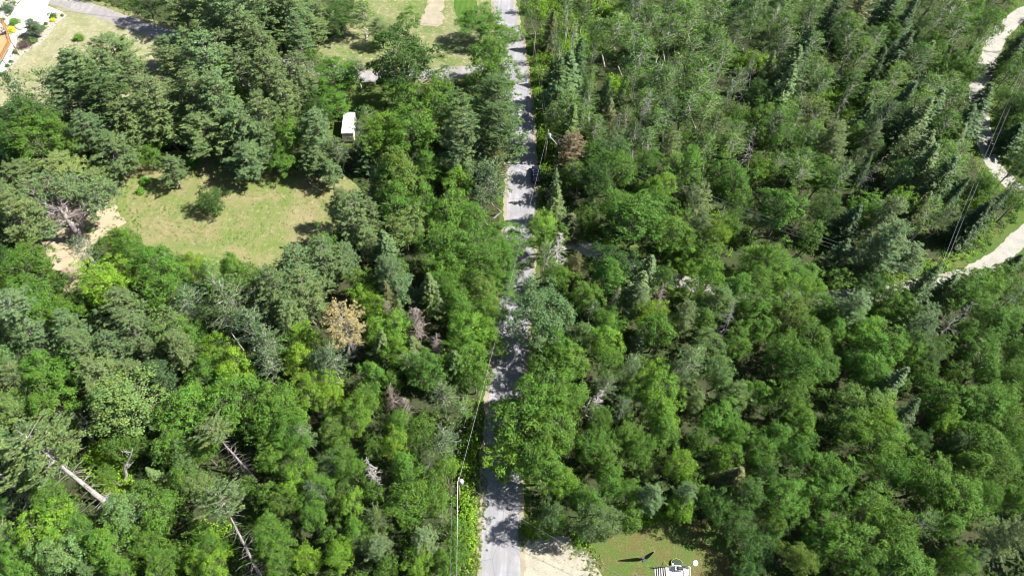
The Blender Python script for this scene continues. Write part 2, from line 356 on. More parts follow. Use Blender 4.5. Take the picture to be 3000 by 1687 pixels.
def limb(mb, a, b, r0, r1, sag=0.0, n=5, seg=4, r=None, m=0):
    a = np.array(a); b = np.array(b); pts = []; rr = []
    for i in range(seg + 1):
        t = i / seg; p = a + (b - a) * t; p = p + np.array([0, 0, sag * 4 * t * (1 - t)])
        if r is not None and 0 < i < seg: p = p + r.normal(size=3) * .04 * np.linalg.norm(b - a)
        pts.append(tuple(p)); rr.append(r0 + (r1 - r0) * t)
    mb.tube(pts, rr, n, m, cap=False)
def v_broad(seed, R=4.5, H=13.5, lobes=30, sub=16, k=15, leaf=.29, shape=1.0, bare=12, cone=0.0, skip=.16):
    r = np.random.default_rng(seed); tb = MB(); zc = H * .60; Rz = H * .40
    tx = r.normal(size=2) * .25
    limb(tb, (0, 0, -.2), (tx[0], tx[1], H * .62), .26, .12, 0, 7, 5, r)
    cents = []; outs = []; rads = []
    ga = math.pi * (3 - 5 ** .5)
    for i in range(lobes):
        t = (i + .5) / lobes; cz = 1 - 1.45 * t; ph = i * ga + r.normal() * .25; s = math.sqrt(max(0, 1 - cz * cz))
        q = np.array([math.cos(ph) * s, math.sin(ph) * s, cz]); f = (r.uniform(.45, .90) if i % 5 else r.uniform(.88, 1.05)) * (1 + .16 * math.sin(2 * ph + seed) + .1 * math.sin(5 * ph + 2 * seed))
        tp = 1 - cone * max(0, q[2] + .15); c = np.array([q[0] * R * f * tp + tx[0], q[1] * R * f * tp + tx[1], zc + q[2] * Rz * f * shape]); lr = R * r.uniform(.17, .36)
        limb(tb, (tx[0] * .7, tx[1] * .7, H * r.uniform(.28, .5)), c, .09, .025, .3, 4, 3, r)
        d = unit(sph(sub, r) + q * .55 + np.array([0, 0, .35])); rr = lr * r.uniform(.55, 1.12, (sub, 1))
        cc = c + d * rr * np.array([1, 1, .8]); cents.append(cc); outs.append(unit(d + q * .5)); rads.append(r.uniform(.32, .85, sub))
    cents = np.concatenate(cents); outs = np.concatenate(outs); rads = np.concatenate(rads); kp = r.random(len(cents)) > skip; cents = cents[kp]; outs = outs[kp]; rads = rads[kp]
    parts = [tufts(cents, outs, r, k, rads * R / 4.5, .34, leaf, leaf * .66, up=.8, jit=.55)]
    # loose leaves through the inside of the crown
    n = lobes * 40; q = sph(n, r) * (r.random((n, 1)) ** .4) * np.array([R * .8, R * .8, Rz * .8]) + np.array([0, 0, zc]); q = q[q[:, 2] > H * .3]
    parts.append(quads(q, r.normal(size=(len(q), 3)) + [0, 0, .8], leaf, leaf * .7, r))
    for _ in range(bare):
        q = sph(1, r)[0]; q[2] = abs(q[2]) * .8; e = q * np.array([R, R, Rz]) * r.uniform(.8, 1.0) + np.array([0, 0, zc])
        limb(tb, e * .55 + np.array([0, 0, zc * .45]), e, .03, .012, .1, 3, 3, r)
    return tb.mesh('trunk', [M_bark]), cat_mesh('crown', parts, M_leaf), R, H
def v_birch(seed, R=3.0, H=14.5, n=74, k=10, leaf=.25, low=.36):
    r = np.random.default_rng(seed); tb = MB(); stems = 1 + (seed % 3 == 0); cents = []; outs = []; sz = []
    for sidx in range(stems):
        lean = r.normal(size=2) * (.5 + .5 * (stems > 1))
        top = np.array([lean[0], lean[1], H * r.uniform(.9, .97)]); limb(tb, (sidx * .3, 0, -.2), top, .15, .03, 0, 6, 6, r)
        for i in range(n // stems):
            t = low + (1 - low) * ((i + .5) / (n / stems)) ** .8; prof = math.sin(math.pi * min(1, (t - low) / (1 - low) * .86 + .10)) ** .65
            ph = i * 2.4 + r.normal() * .3; L = R * prof * r.uniform(.5, 1.08); p0 = top * t + np.array([sidx * .3 * (1 - t), 0, -L * .25])
            e = top * t + np.array([math.cos(ph) * L, math.sin(ph) * L, L * .25]); limb(tb, p0, e, .04, .012, .1, 3, 2, r)
            for u in (.45, .72, 1.0):
                if r.random() < .88:
                    cents.append(p0 + (e - p0) * u + r.normal(size=3) * .22); outs.append([math.cos(ph), math.sin(ph), .6]); sz.append(r.uniform(.30, .58))
    parts = [tufts(np.array(cents), unit(np.array(outs)), r, k, np.array(sz), .8, leaf, leaf * .75, up=.5, jit=.8)]
    return tb.mesh('trunk', [M_barkpale]), cat_mesh('crown', parts, M_leaf), R, H
def v_pine(seed, R=4.6, H=17, whorls=15, per=6, low=.30, k=11, bare=0, open_=.0, bark=None, top=1.0, flat=.8):
    """white pine: tiers of long branches that carry flat plates of needle tufts"""
    r = np.random.default_rng(seed); tb = MB(); lean = r.normal(size=2) * .35
    ax = lambda t: np.array([lean[0] * t, lean[1] * t, H * t]); limb(tb, (0, 0, -.2), ax(.97), .30, .04, 0, 8, 7, r if low < .5 else None)
    cents = []; outs = []; sz = []
    for w in range(whorls):
        t = low + (.98 - low) * (w / (whorls - 1)); u = (t - low) / (1 - low); prof = (1 - u ** 2.2) ** .7 * (.72 + .28 * min(1, u * 3.5)) + .05
        for b in range(per):
            if r.random() < open_: continue
            ph = w * 1.1 + b * 2 * math.pi / per + r.normal() * .22; L = R * prof * r.uniform(.62, 1.08) + .25; rise = L * r.uniform(.05, .30) + u * .5
            p0 = ax(t); dr = np.array([math.cos(ph), math.sin(ph), 0]); sd = np.array([-math.sin(ph), math.cos(ph), 0])
            e = p0 + dr * L + np.array([0, 0, rise]); limb(tb, p0, e, .055, .014, -.18 * L * .3, 4, 4, r)
            nt_ = max(2, int(L * 3.6))
            for j in range(nt_):
                s = .30 + .70 * (j + r.random()) / nt_; lat = r.normal() * .30 * L * (1.15 - s) * .9 + r.normal() * .12
                cents.append(p0 + (e - p0) * s - np.array([0, 0, .22 * L * .3 * 4 * s * (1 - s)]) + sd * lat + np.array([0, 0, .12 + r.normal() * .1])); outs.append(dr * .7 + [0, 0, .8]); sz.append(r.uniform(.28, .5))
    for _ in range(bare):
        t = r.uniform(.08, low + .15); ph = r.uniform(0, 6.28); L = R * r.uniform(.25, .7); p0 = ax(t)
        limb(tb, p0, p0 + np.array([math.cos(ph) * L, math.sin(ph) * L, -L * r.uniform(-.1, .3)]), .035, .01, .1, 3, 3, r, 1)
    c = np.array(cents); o = unit(np.array(outs)); n = len(c); sz = np.array(sz)
    q = sph(n * k, r); q[:, 2] = np.abs(q[:, 2]) * .7; q = q * np.repeat(sz, k)[:, None] * r.uniform(.35, 1.0, (n * k, 1)); q[:, 2] *= flat
    cc = np.repeat(c, k, 0) + q; T = unit(q + np.repeat(o, k, 0) * .3); nn = np.repeat(o, k, 0) * .2 + np.array([0, 0, 1.0]) + r.normal(size=(n * k, 3)) * .45
    parts = [quads(cc, nn, r.uniform(.30, .5, n * k), r.uniform(.10, .17, n * k), r, T, .1)]
    return tb.mesh('trunk', [bark or M_bark, M_dead]), cat_mesh('crown', parts, M_needle), R, H
def v_spruce(seed, R=2.4, H=15, whorls=27, per=8, low=.12, k=1.0, gap=.08):
    r = np.random.default_rng(seed); tb = MB(); ax = lambda t: np.array([0, 0, H * t]); limb(tb, (0, 0, -.2), ax(.99), .18, .02, 0, 6, 4, None)
    P = []; T = []; Nn = []
    for w in range(whorls):
        t = low + (.99 - low) * (w / (whorls - 1)); u = (t - low) / (1 - low)
        for b in range(per):
            if r.random() < gap: continue
            ph = w * .9 + b * 2 * math.pi / per + r.normal() * .15; L = R * (1 - u) ** .85 * r.uniform(.7, 1.1) + .12; dz = -L * r.uniform(.05, .28) + L * .35 * u
            p0 = ax(t); dr = np.array([math.cos(ph), math.sin(ph), 0]); sd = np.array([-math.sin(ph), math.cos(ph), 0]); e = p0 + dr * L + [0, 0, dz]
            limb(tb, p0, e, .03, .01, 0, 3, 1)
            m = int(L * 13 * k) + 4; s = r.uniform(.15, 1.03, m); lat = r.normal(size=m) * .20 * L * (1.1 - s) + r.normal(size=m) * .06
            P.append(p0 + (e - p0) * s[:, None] + sd * lat[:, None] + np.array([0, 0, 1]) * (r.normal(size=m) * .06 + .12 * L * s * s)[:, None])
            T.append(dr + sd * (np.sign(lat) * .8)[:, None] + r.normal(size=(m, 3)) * .25); Nn.append(np.array([0, 0, 1]) + r.normal(size=(m, 3)) * .4 + dr * .3)
    P = np.concatenate(P); T = np.concatenate(T); Nn = np.concatenate(Nn); m = len(P)
    return tb.mesh('trunk', [M_bark]), cat_mesh('crown', [quads(P, Nn, r.uniform(.30, .52, m), r.uniform(.12, .2, m), r, T, .3)], M_needle), R, H
def v_dead(seed, R=2.3, H=11, whorls=11, per=4, mat=None, droop=.1, low=.25, fork=2):
    r = np.random.default_rng(seed); tb = MB(); bb = MB(); lean = r.normal(size=2) * .3; ax = lambda t: np.array([lean[0] * t, lean[1] * t, H * t]); limb(tb, (0, 0, -.2), ax(1), .17, .02, 0, 6, 6, r)
    for w in range(whorls):
        t = low + (.97 - low) * (w / (whorls - 1)); u = (t - low) / (1 - low)
        for b in range(per):
            ph = w * 1.3 + b * 6.283 / per + r.normal() * .3; L = R * (1 - u * .7) * r.uniform(.15, 1.25); p0 = ax(min(.99, t + r.normal() * .015)); e = p0 + np.array([math.cos(ph) * L, math.sin(ph) * L, L * r.uniform(-.55 - droop, .5)])
            limb(bb, p0, e, .045, .014, .12 * L, 4, 4, r)
            for f in range(fork):
                s = r.uniform(.35, .85); a = p0 + (e - p0) * s + np.array([0, 0, .1 * L]); ph2 = ph + r.choice([-1, 1]) * r.uniform(.5, 1.1); l2 = L * (1 - s) * r.uniform(.7, 1.2)
                limb(bb, a, a + np.array([math.cos(ph2) * l2, math.sin(ph2) * l2, -l2 * .1 * r.normal()]), .02, .008, 0, 3, 2, r)
    return tb.mesh('trunk', [mat]), bb.mesh('branches', [mat]), R, H
def v_shrub(seed, R=1.0, H=1.3, n=26, k=10, leaf=.2, wide=.6):
    r = np.random.default_rng(seed); tb = MB(); d = sph(n, r); d[:, 2] = np.abs(d[:, 2]); c = d * np.array([R, R, H * .75]) * r.uniform(.5, .9, (n, 1)) + np.array([0, 0, H * .2])
    for i in range(0, n, 3): limb(tb, (0, 0, 0), c[i], .03, .01, 0, 3, 2, r)
    return tb.mesh('stem', [M_bark]), cat_mesh('foliage', [tufts(c, d, r, k, np.full(n, .3 * R), .8, leaf, leaf * wide)], M_leaf), R, H

VAR = {
 'B': [v_broad(11), v_broad(12, lobes=38, sub=14, leaf=.28), v_broad(13, R=4.2, H=14, lobes=26, sub=20, k=13, bare=14), v_broad(14, lobes=44, sub=12, k=15, leaf=.27), v_broad(15, lobes=24, sub=20, k=15, leaf=.32, bare=4), v_broad(16, R=4.4, H=15, lobes=34, sub=15, leaf=.28), v_broad(17, lobes=50, sub=10, k=15, leaf=.27, bare=18), v_broad(18, R=4.0, H=15.5, lobes=40, sub=13, leaf=.27, cone=.5, shape=1.15, skip=.22), v_broad(19, R=4.2, H=15, lobes=54, sub=9, k=15, leaf=.26, cone=.35, skip=.25, bare=22), v_broad(20, R=4.4, H=13.5, lobes=30, sub=16, leaf=.26, cone=.2, skip=.32, bare=26)],
 'A': [v_birch(21), v_birch(22, n=90), v_birch(23, H=15, low=.45), v_birch(24, n=64, k=9), v_birch(25, low=.5, n=60)],
 'P': [v_pine(31), v_pine(32, whorls=13, per=7), v_pine(33, open_=.12, bare=8), v_pine(34, whorls=17, per=6), v_pine(35, whorls=12, per=6, open_=.18, bare=14, flat=.6)],
 'S': [v_spruce(41), v_spruce(42, gap=.2), v_spruce(43, R=2.7, whorls=24), v_spruce(44, R=2.2, gap=.35), v_spruce(45, R=2.9, whorls=21, gap=.15, low=.2), v_spruce(46, R=2.6, H=14, whorls=22, gap=.42, low=.25)],
 'K': [v_pine(53, R=3.8, H=19, low=.80, whorls=6, per=7, bare=90, bark=M_oldbark), v_pine(51, R=4.2, H=19, low=.66, whorls=9, per=6, bare=60, bark=M_dead), v_pine(52, R=4.2, H=19, low=.55, whorls=10, per=6, bare=34, bark=M_oldbark)],
 'D': [v_dead(61, mat=M_dead), v_dead(62, mat=M_dead, droop=.35, per=5, fork=3), v_dead(63, R=1.5, H=13, whorls=16, mat=M_dead)],
 'T': [v_dead(66, R=2.0, H=9, whorls=16, per=6, mat=M_deadbrown, fork=3), v_dead(67, R=1.7, H=10, whorls=18, per=6, mat=M_deadbrown, fork=3)],
 'R': [v_shrub(71, n=70), v_shrub(72, n=80), v_shrub(73, n=90, leaf=.17), v_shrub(74, n=80, k=9, leaf=.19)],
}
# leaf colours (what the leaves are, not how they are lit)
COL = {'g': (.079, .172, .021), 'l': (.136, .250, .020), 'd': (.042, .100, .017), 'b': (.074, .132, .045), 'o': (.088, .150, .024), 's': (.115, .190, .055), 'y': (.42, .33, .10), 't': (.17, .13, .085), 'c': (.108, .218, .022)}
PCOL = {'g': (.072, .132, .036), 'l': (.115, .170, .055), 'd': (.050, .098, .032), 'b': (.100, .158, .056), 'o': (.105, .122, .045), 's': (.115, .175, .07), 'y': (.22, .19, .085), 't': (.17, .135, .08), 'c': (.10, .16, .045)}
# trees seen in the photograph; a few beside the road are added to shade it: kind, colour, crown centre and crown radius, per 750 px tile of the photograph
TILES = [
(0, 0, 2.588, """
Pb 860,400,195;Pb 570,460,110;Pb 650,620,170;Pb 1260,370,110;Pb 1430,330,140;Pb 1620,250,110;Pb 1850,310,160;Pb 1560,500,180;Pb 1370,590,150;Bl 1690,630,110;Pb 1190,780,170;Pb 1480,760,170;Pb 1680,800,170;Pb 1850,560,120
Pg 800,760,170;Pb 960,930,180;Pb 560,690,140;Ao 330,720,130;Ad 90,650,100;Bd 180,880,180;Bg 250,1060,160;Bd 70,1060,140;Bo 520,1060,150;Pb 860,1150,180;Pb 1120,960,150;Bg 1150,1060,110;Pb 1250,900,130;Pb 1600,1000,200;Pb 1830,960,180;Pb 1850,1200,150
Pb 1290,1290,110;Pl 470,1300,190;Pb 180,1350,180;Pl 740,1380,130;Pb 1340,-30,130;Pb 1570,20,150;Pb 1780,110,180;Bd 1100,-20,110;Pb 1700,440,130;Pb 1020,620,130;Bg 1130,1180,90;Pb 1430,980,130;Bg 380,950,120;Pb 680,980,120"""),
(750, 0, 2.588, """
Pb 90,60,160;Pb 280,100,160;Pb 460,130,130;Bd 640,130,120;Ag 800,130,110;Pb 130,200,140;Pb 430,210,110;Bb 1140,150,90;Pb 960,230,90;Bg 1690,160,150;Bg 1880,260,110;Bd 1110,430,215;Bg 1760,420,140;Bg 1830,580,150
Bg 620,560,170;Bg 610,760,130;Ab 760,530,100;Bl 440,450,80;Pb 330,300,110;Pb 330,560,130;Pb 100,600,150;Pb 60,400,140;Pb 230,740,130;Pb 60,880,130;Bd 460,840,100;Bg 240,1010,110;Pb 430,1010,130;Pb 70,1100,130;Bg 220,1200,110;Pb 430,1230,110;Pb 560,1310,90
Ab 730,1060,90;Sd 830,1170,80;Ab 640,1130,90;Bg 1130,740,120;Bg 1370,760,150;Ab 1460,600,80;Bl 1640,610,70;Bc 950,990,140;Bg 1180,970,170;Ag 830,950,90;Bo 1080,1310,180;Bg 1290,1290,120;Pg 1610,850,150;Pg 1800,790,170;Pb 1590,1080,170;Pg 1850,1010,180;Pb 1540,1250,110;Ab 1810,1370,150;Bc 1550,1370,110;Po 1830,1230,90;Bd 1010,560,110"""),
(1500, 0, 2.588, """
So 290,240,70;Ag 430,110,80;Ac 760,220,120;Ag 1000,150,110;Ag 900,300,110;Ag 1150,230,110;Ag 640,240,90;Ag 980,440,130;Ag 1080,600,120;Ag 940,610,100;Sd 480,480,80;Sb 430,600,120;Sg 340,690,100;Ag 430,820,110;Ag 300,850,90;Ag 1290,120,110;Ac 1400,180,120;Ag 1550,80,110;Ac 1480,330,100;Ag 1380,420,110;Ag 1460,560,120
Ag 1420,700,130;Ag 1330,820,110;Ac 1480,830,110;Ag 1600,460,100;Ab 1720,260,80;Dd 1790,610,60;Bd 1700,880,80;Bg 1880,900,100;Ab 1200,560,90;Ab 1180,860,100;Ag 1100,930,100;So 740,890,80;Ag 620,760,80;Sd 560,760,60;Ac 540,900,90;Ag 640,950,90;Pt 450,1160,110;Sg 440,990,100;Bb 760,1130,130;Bg 620,1190,120;Bg 830,1250,130;Bd 660,1350,130
Ag 1050,1130,100;Pl 1210,1130,80;Ac 1200,1250,90;Bg 1330,1250,120;Bg 1000,1230,90;Ag 1500,1150,100;Ac 1620,1100,100;Ag 1740,1050,100;Bg 1870,1000,90;Ao 1590,950,90;Bg 1700,1370,120;Bc 1870,1280,100;Bg 1560,1330,100;Ao 900,890,80;Ag 1000,770,100;Ag 1250,680,110;Ab 1640,650,90;Bd 1880,700,90;Ag 1880,120,110;Ag 1750,150,90;Sb 340,1420,60;Bc 1130,1400,100;Bd 430,1330,80;Bd 330,1000,80;Ag 500,1300,80;Dd 960,920,50;Dd 1040,870,60;Sd 1700,60,90;Db 1790,1180,90"""),
(2250, 0, 2.588, """
Ag 80,80,110;Ag 150,220,110;Ag 280,130,90;Ab 90,330,90;Dt 110,390,60;Ag 330,360,100;Sd 260,430,90;Ac 380,520,90;Sb 160,560,110;Sb 100,700,90;Ag 400,620,100;Ag 640,300,110;Ac 720,400,100;So 700,90,110;Sd 860,120,110;Ag 820,330,90;Ac 950,80,90;Bg 900,220,90;Sd 1000,180,90;Dt 1270,210,70;Bg 1250,330,100;Ag 1450,200,110;Bg 1530,130,100;Bg 1680,150,110
Ag 1400,80,110;Ag 1620,300,80;Bg 1440,490,110;Bg 1520,560,90;Bd 1250,480,80;Ag 1100,420,100;Sd 930,430,100;Sb 1180,480,80;Db 1150,560,50;Sd 860,600,90;Ac 780,720,100;Ag 640,640,80;Ac 1000,650,110;Ag 1180,680,120;Ac 1100,800,120;Ag 1300,660,110;Ag 1400,760,100;Ao 1430,870,80;Sd 1560,850,110;Sd 1470,960,110;Sb 1250,850,120;Ac 1350,950,100;Sb 1100,950,110;Sd 960,800,100;Ad 850,900,100;Db 230,950,60
Ao 350,850,100;Ac 330,1000,110;Bg 130,900,110;Bg 150,1100,120;Pl 500,1080,110;Pl 480,1180,100;Bg 420,1330,110;Sd 700,950,80;Pb 760,1040,80;Bd 650,1030,80;Sd 980,1010,90;Pb 1030,1130,90;Sb 1120,1180,100;Dt 770,1290,60;Ac 1300,1150,110;Sb 1150,1300,110;Ag 1350,1300,120;Ac 1480,1200,90;Sb 1400,1080,90;Bg 1640,1400,100;Bd 1900,330,100;Bd 1850,520,80;Bd 1800,720,90;Bd 1900,800,100;Bd 1800,900,80;Sd 1850,1040,90;Bd 1900,1230,100;Bc 1930,950,70
Bg 1900,1430,80;Ab 60,950,90;Ag 1000,1300,90;Sd 1260,1400,100;Ag 250,1200,100;Ag 560,1370,100;Ac 220,1310,110;Ag 60,1250,90;Sd 520,60,80;Sd 430,230,70;Ac 560,170,90;Sd 1850,420,80;Db 540,470,60;Db 740,420,60"""),
(0, 560, 2.588, """
Pb 60,60,150;Pl 110,200,160;Ab 670,480,95;Bc 880,390,100;Bc 990,370,90;Bg 1230,560,160;Bg 1040,520,110;Bl 1470,540,100;Ag 1570,650,100;Bg 200,580,170;Bd 60,540,110;Bo 60,690,110;Bg 480,720,80;Bl 780,720,160;Bl 880,620,110;Bg 1240,740,150;Bg 250,860,170;Bg 420,950,150;Bg 100,810,100;Ks 100,960,140
Pb 960,930,150;Pb 1020,1090,130;Pb 560,1110,130;Pb 270,1100,130;Pb 900,1190,120;Pb 680,1200,130;Bs 1270,1040,140;Bg 1450,1080,110;Ab 1400,900,130;Ab 1800,800,170;Ab 1720,960,130;Ab 1870,1060,140;Bg 1760,600,110;Bg 1900,620,90;Pb 1170,1240,75;Pb 1380,1210,130;Pl 820,1370,150;Pl 1010,1400,100
Bg 330,1340,150;Bs 50,1280,100;Bg 560,1310,110;As 60,1410,100;Bl 1660,1220,110;Bl 1760,1340,140;Bg 1560,1380,110"""),
(750, 560, 2.588, """
Pb 660,100,90;Pb 750,230,160;Pb 860,190,110;Bs 1120,260,130;Pb 850,340,110;Sb 1000,460,110;Pb 1080,680,140;Pb 960,620,100;Pb 700,480,100;Bg 480,420,110;Pb 500,540,150;Pb 340,600,160;Pb 220,800,170;Pb 380,780,150;Pb 240,960,120;Yy 690,1010,160
Bo 800,690,100;Bl 840,800,100;Bl 880,900,100;Bg 1060,60,150;Bg 1240,70,120;Bd 1210,180,100;Bg 1440,130,150;Ab 1720,50,100;Bg 1650,190,110;Bg 1490,400,190;Bg 1660,450,160;Bg 1880,400,170;Bg 1870,550,140;Bg 1440,560,130;Bg 1870,690,110;Bg 1420,680,100;Bo 1740,760,120;Bg 1550,900,130;Bg 1750,900,120;Bc 1600,1080,150;Bg 1840,1190,75;Bg 1600,1250,150;Bc 1720,1080,110
Sb 1330,760,85;So 1030,860,80;So 1200,820,80;Tt 1030,940,85;Tt 1230,1010,105;Sb 1100,930,60;Bc 1060,1060,120;Bc 900,1060,100;Bl 340,1110,110;Bl 320,1280,120;Bg 220,1200,90;Ab 390,1310,90;Ab 100,1130,120;Ab 90,1340,120;Ab 600,1260,120;Sb 930,1200,80;Sb 1210,1190,80;Sb 1200,1290,60;Tt 1370,1200,75;Bg 900,1380,100;Bc 1080,1200,110
Bg 1310,1380,140;Ag 1170,1310,90;Sg 1500,1330,90;Bg 1660,1390,110;Bb 1290,820,60"""),
(1500, 560, 2.588, """
Bc 250,280,120;Bg 330,340,90;Bg 360,640,95;Sb 330,80,70;So 440,250,90;Bg 560,190,80;Db 370,440,110;Po 480,550,80;Ag 250,460,90;Ab 200,770,160;Bg 560,790,110;Bd 740,560,140;Bg 740,650,130;Sb 990,620,110;Sb 950,760,110;Pb 930,850,90;Tt 750,850,70;Tt 1130,830,70;Bg 950,200,180;Bg 850,100,130;Bg 1180,300,150;Bg 1090,110,130;Pl 1430,120,110;Pl 1440,270,90
Bl 1580,330,100;Bc 1330,560,100;Bg 1290,480,110;Bd 1500,480,90;Bg 1850,560,150;Bg 1880,700,110;Bg 1160,640,80;Bc 1370,740,90;Bc 1480,650,110;Bg 1680,740,120;Bs 1580,880,130;Pb 1320,960,100;Dd 1640,1030,80;Bl 1080,920,100;Bg 1110,1050,120;Bg 1220,1010,75;Bg 720,1000,110;Bs 560,1100,110;Bc 720,1120,120;Bg 350,1160,110;Ab 340,1130,70;Bg 430,1300,140;Bg 210,1340,90
Bg 730,1290,120;Bg 1700,1150,110;Bs 1500,1200,120;Bg 1880,900,130;Bg 1890,1050,110;As 1400,1310,110;Bs 1590,1390,110;Bc 1060,1370,120;As 900,1330,90;Ab 1250,1380,90;Bg 1720,100,90;Bd 1330,400,80;Bd 1650,250,80;Pg 1900,180,80"""),
(2250, 560, 2.588, """
Bg 120,130,130;Bg 70,520,130;Bg 260,630,120;Bc 330,740,110;Bg 150,790,130;Bc 540,650,90;Pl 900,210,130;Pb 900,430,140;Pb 1060,520,120;Pb 740,500,80;Bd 330,330,90;Sd 530,500,80;Ac 1220,210,100;So 1150,140,80;Ao 1350,170,80;Sd 1520,230,100;Sd 1640,160,100;Sd 1340,60,80;Bg 1880,80,80;Bd 760,690,100;Bc 890,690,90;Sd 1170,720,110;Sg 1060,830,90
Sd 1310,760,110;Bg 1480,750,130;Bc 1640,700,120;Bd 1760,660,90;Bd 1900,560,70;Dd 1410,980,100;Dd 1780,860,80;Pb 640,900,130;Pb 1200,950,100;Pb 1150,1070,110;Bg 920,850,110;Bc 1060,940,80;Bc 740,1080,130;Bg 430,900,110;Bo 130,920,130;Bg 350,1120,140;Bg 100,1190,130;Bg 500,1080,100;Bg 900,1200,140;Bg 1050,1200,110;Bb 1200,1230,100;So 1530,1240,90;Bg 1560,870,110
Bg 1700,1010,110;Bg 1830,960,100;Bg 1870,1200,110;Bg 680,1260,140;Bl 1420,1390,80;Bg 220,1340,150;Bg 450,1350,120;Bg 800,1400,110;Bl 1190,1390,80;Bg 1680,1300,130;Bg 1850,1380,110;Bg 1640,1130,100;Bc 1500,1050,70;Sd 600,250,90;Bd 450,150,110;Bg 700,120,110;Bc 1000,80,90;Bd 1300,1180,90;Sd 1820,600,90"""),
(0, 1120, 2.556, """
Bg 300,110,160;Bs 80,260,150;Bs 960,130,230;Bg 1440,170,180;Bg 1750,150,180;Bg 1290,440,110;Bs 1370,560,90;Bs 1210,520,90;Bs 1350,720,85;Bs 1540,800,95;Bg 1530,500,100;Bl 800,690,70;Bg 880,490,90;Bs 1020,460,80
Bg 330,860,120;Bg 470,960,120;Bs 880,1020,160;Bg 1180,1000,140;Bl 350,1080,150;Bs 430,1300,150;Bg 140,1320,120;Bg 820,1220,150;Bg 1100,1180,110;Bg 870,1400,100;Bl 1500,1130,80;Bg 1560,1240,100;Bl 1600,1370,100;Bl 1450,1380,100;Bg 1300,1300,90;Bg 1870,790,70;Bg 1200,1380,100;Bc 1100,830,90;Bg 1260,900,90;Bc 60,1430,80;Bg 620,1120,120"""),
(750, 1120, 2.556, """
Bg 150,170,170;Bg 90,330,150;Bg 250,430,130;Bc 400,90,120;Bl 560,60,100;Bc 740,250,130;Bg 850,130,100;Bg 160,570,110;Bg 330,630,120;As 400,380,85;Bl 330,740,100;Bg 460,770,110;Ab 520,850,85;Bo 220,870,100;Bo 80,830,85;Bg 430,960,100;Bg 100,1100,110;Bg 1080,310,110;Bl 1030,480,100;Bl 890,470,75;Bg 700,640,110;Bg 1130,650,110;Ab 1420,120,120;Ab 1430,430,120;Ab 1310,650,65
Bc 1250,330,90;Bg 1220,480,80;Bc 720,880,100;Bg 880,830,80;Bg 1180,860,160;Bg 1330,740,90;Bc 1430,640,90;Bg 1340,930,100;Bg 740,1120,100;Ao 920,1050,100;Bg 1150,1040,75;Ps 900,1220,105;Ps 1290,1180,105;Ao 1400,1020,85;Bc 1200,1340,110;Bg 1480,1100,90;Bl 650,1300,100;Bg 100,1250,120;Bg 180,1380,110;Bl 400,1350,100;Bc 980,1390,90;Bg 1400,1330,100;Bg 1530,1290,80
Tt 1030,120,75;Tt 1140,230,80;Ds 900,680,75;Bl 620,480,80;Bd 560,270,60;Bd 620,900,70;Bc 560,1150,80"""),
(1500, 1120, 2.556, """
Bg 190,150,170;Bg 400,130,170;Bg 100,310,230;Bg 320,400,170;Bg 240,620,170;Bc 50,560,180;Bc 380,740,105;Dd 620,130,85;Bg 630,290,100;Bg 650,450,130;Bo 680,560,110;Bg 720,740,110;Bg 580,900,110;Bc 1100,90,140;Bc 1120,230,130;Bg 1180,350,120;Bg 880,400,100;Bg 960,500,110;Bc 1250,600,115;Bs 1400,450,80;Bg 1540,280,130;Bg 1650,360,110;Bs 1700,60,110;Bg 1560,560,105
So 1650,740,130;Pb 1050,880,95;Pb 1280,850,85;Bc 1260,930,105;Bg 900,800,90;Bb 270,980,100;Bb 640,1060,150;Bd 360,1060,70;Bg 880,1030,90;Bd 1750,850,130;Bd 1550,900,110;Bd 1700,1050,130;Bd 1830,1230,130;Bg 1850,480,110;Bd 1900,700,100;Bg 1880,100,100;Ab 700,60,90;Ab 840,200,80;Bd 1450,860,80;Bd 1780,1430,100"""),
(2250, 1120, 2.556, """
Bg 150,130,130;Bg 250,330,120;Bo 640,150,150;Bg 640,330,130;Bg 60,440,110;Bg 200,500,110;Bc 820,240,120;Sd 1020,270,110;Bg 880,420,150;Bg 1290,140,130;Bl 1340,290,100;Bg 1550,200,140;Bg 1750,130,130;Bg 1800,300,130;Bg 1600,430,140;Bg 980,640,130;Bg 1290,690,160;Bg 1440,860,150;Bg 480,650,140;Bg 150,830,140;Bs 240,850,65;Bg 450,850,120;Bg 760,950,160;Bg 930,1080,170;Bg 660,1180,160;Bg 400,1130,120
Bo 220,1260,110;Bd 60,1050,90;Bg 1000,1330,170;Bg 700,1370,130;Bg 1550,600,120;Bg 1750,600,140;Bg 1870,450,110;Bg 1650,850,110;Pl 1790,1150,130;Bg 1390,1320,110;Bg 1850,900,90;Bg 1180,1420,110;Sb 860,40,100;Bd 1120,440,90"""),
]
KIND = {'B': ('broadleaf_tree', 'tree', 'crown'), 'A': ('birch_tree', 'tree', 'crown'), 'P': ('pine_tree', 'pine', 'crown'), 'K': ('tall_pine', 'pine', 'crown'), 'Y': ('dying_pine', 'pine', 'crown'),
        'S': ('spruce_tree', 'spruce', 'crown'), 'D': ('dead_tree', 'dead tree', 'branches'), 'T': ('withered_tree', 'dead tree', 'branches'), 'R': ('shrub', 'shrub', 'foliage')}
ZC = {'B': .66, 'A': .66, 'P': .64, 'K': .80, 'Y': .6, 'S': .52, 'D': .6, 'T': .55, 'R': .5}
def height(kd, r):
    return {'B': 5.5 + 1.9 * r, 'A': 6.5 + 2.3 * r, 'P': 6 + 2.3 * r, 'K': 17 + .5 * r, 'Y': 16.5, 'S': 4.5 + 3.4 * r, 'D': 9 + 2.6 * r, 'T': 6 + 2.4 * r, 'R': 1.3 * r}[kd]
VAR['Y'] = [v_pine(58, R=4.2, H=16, low=.45, whorls=11, per=6, open_=.30, bare=110, bark=M_dead, k=7)]
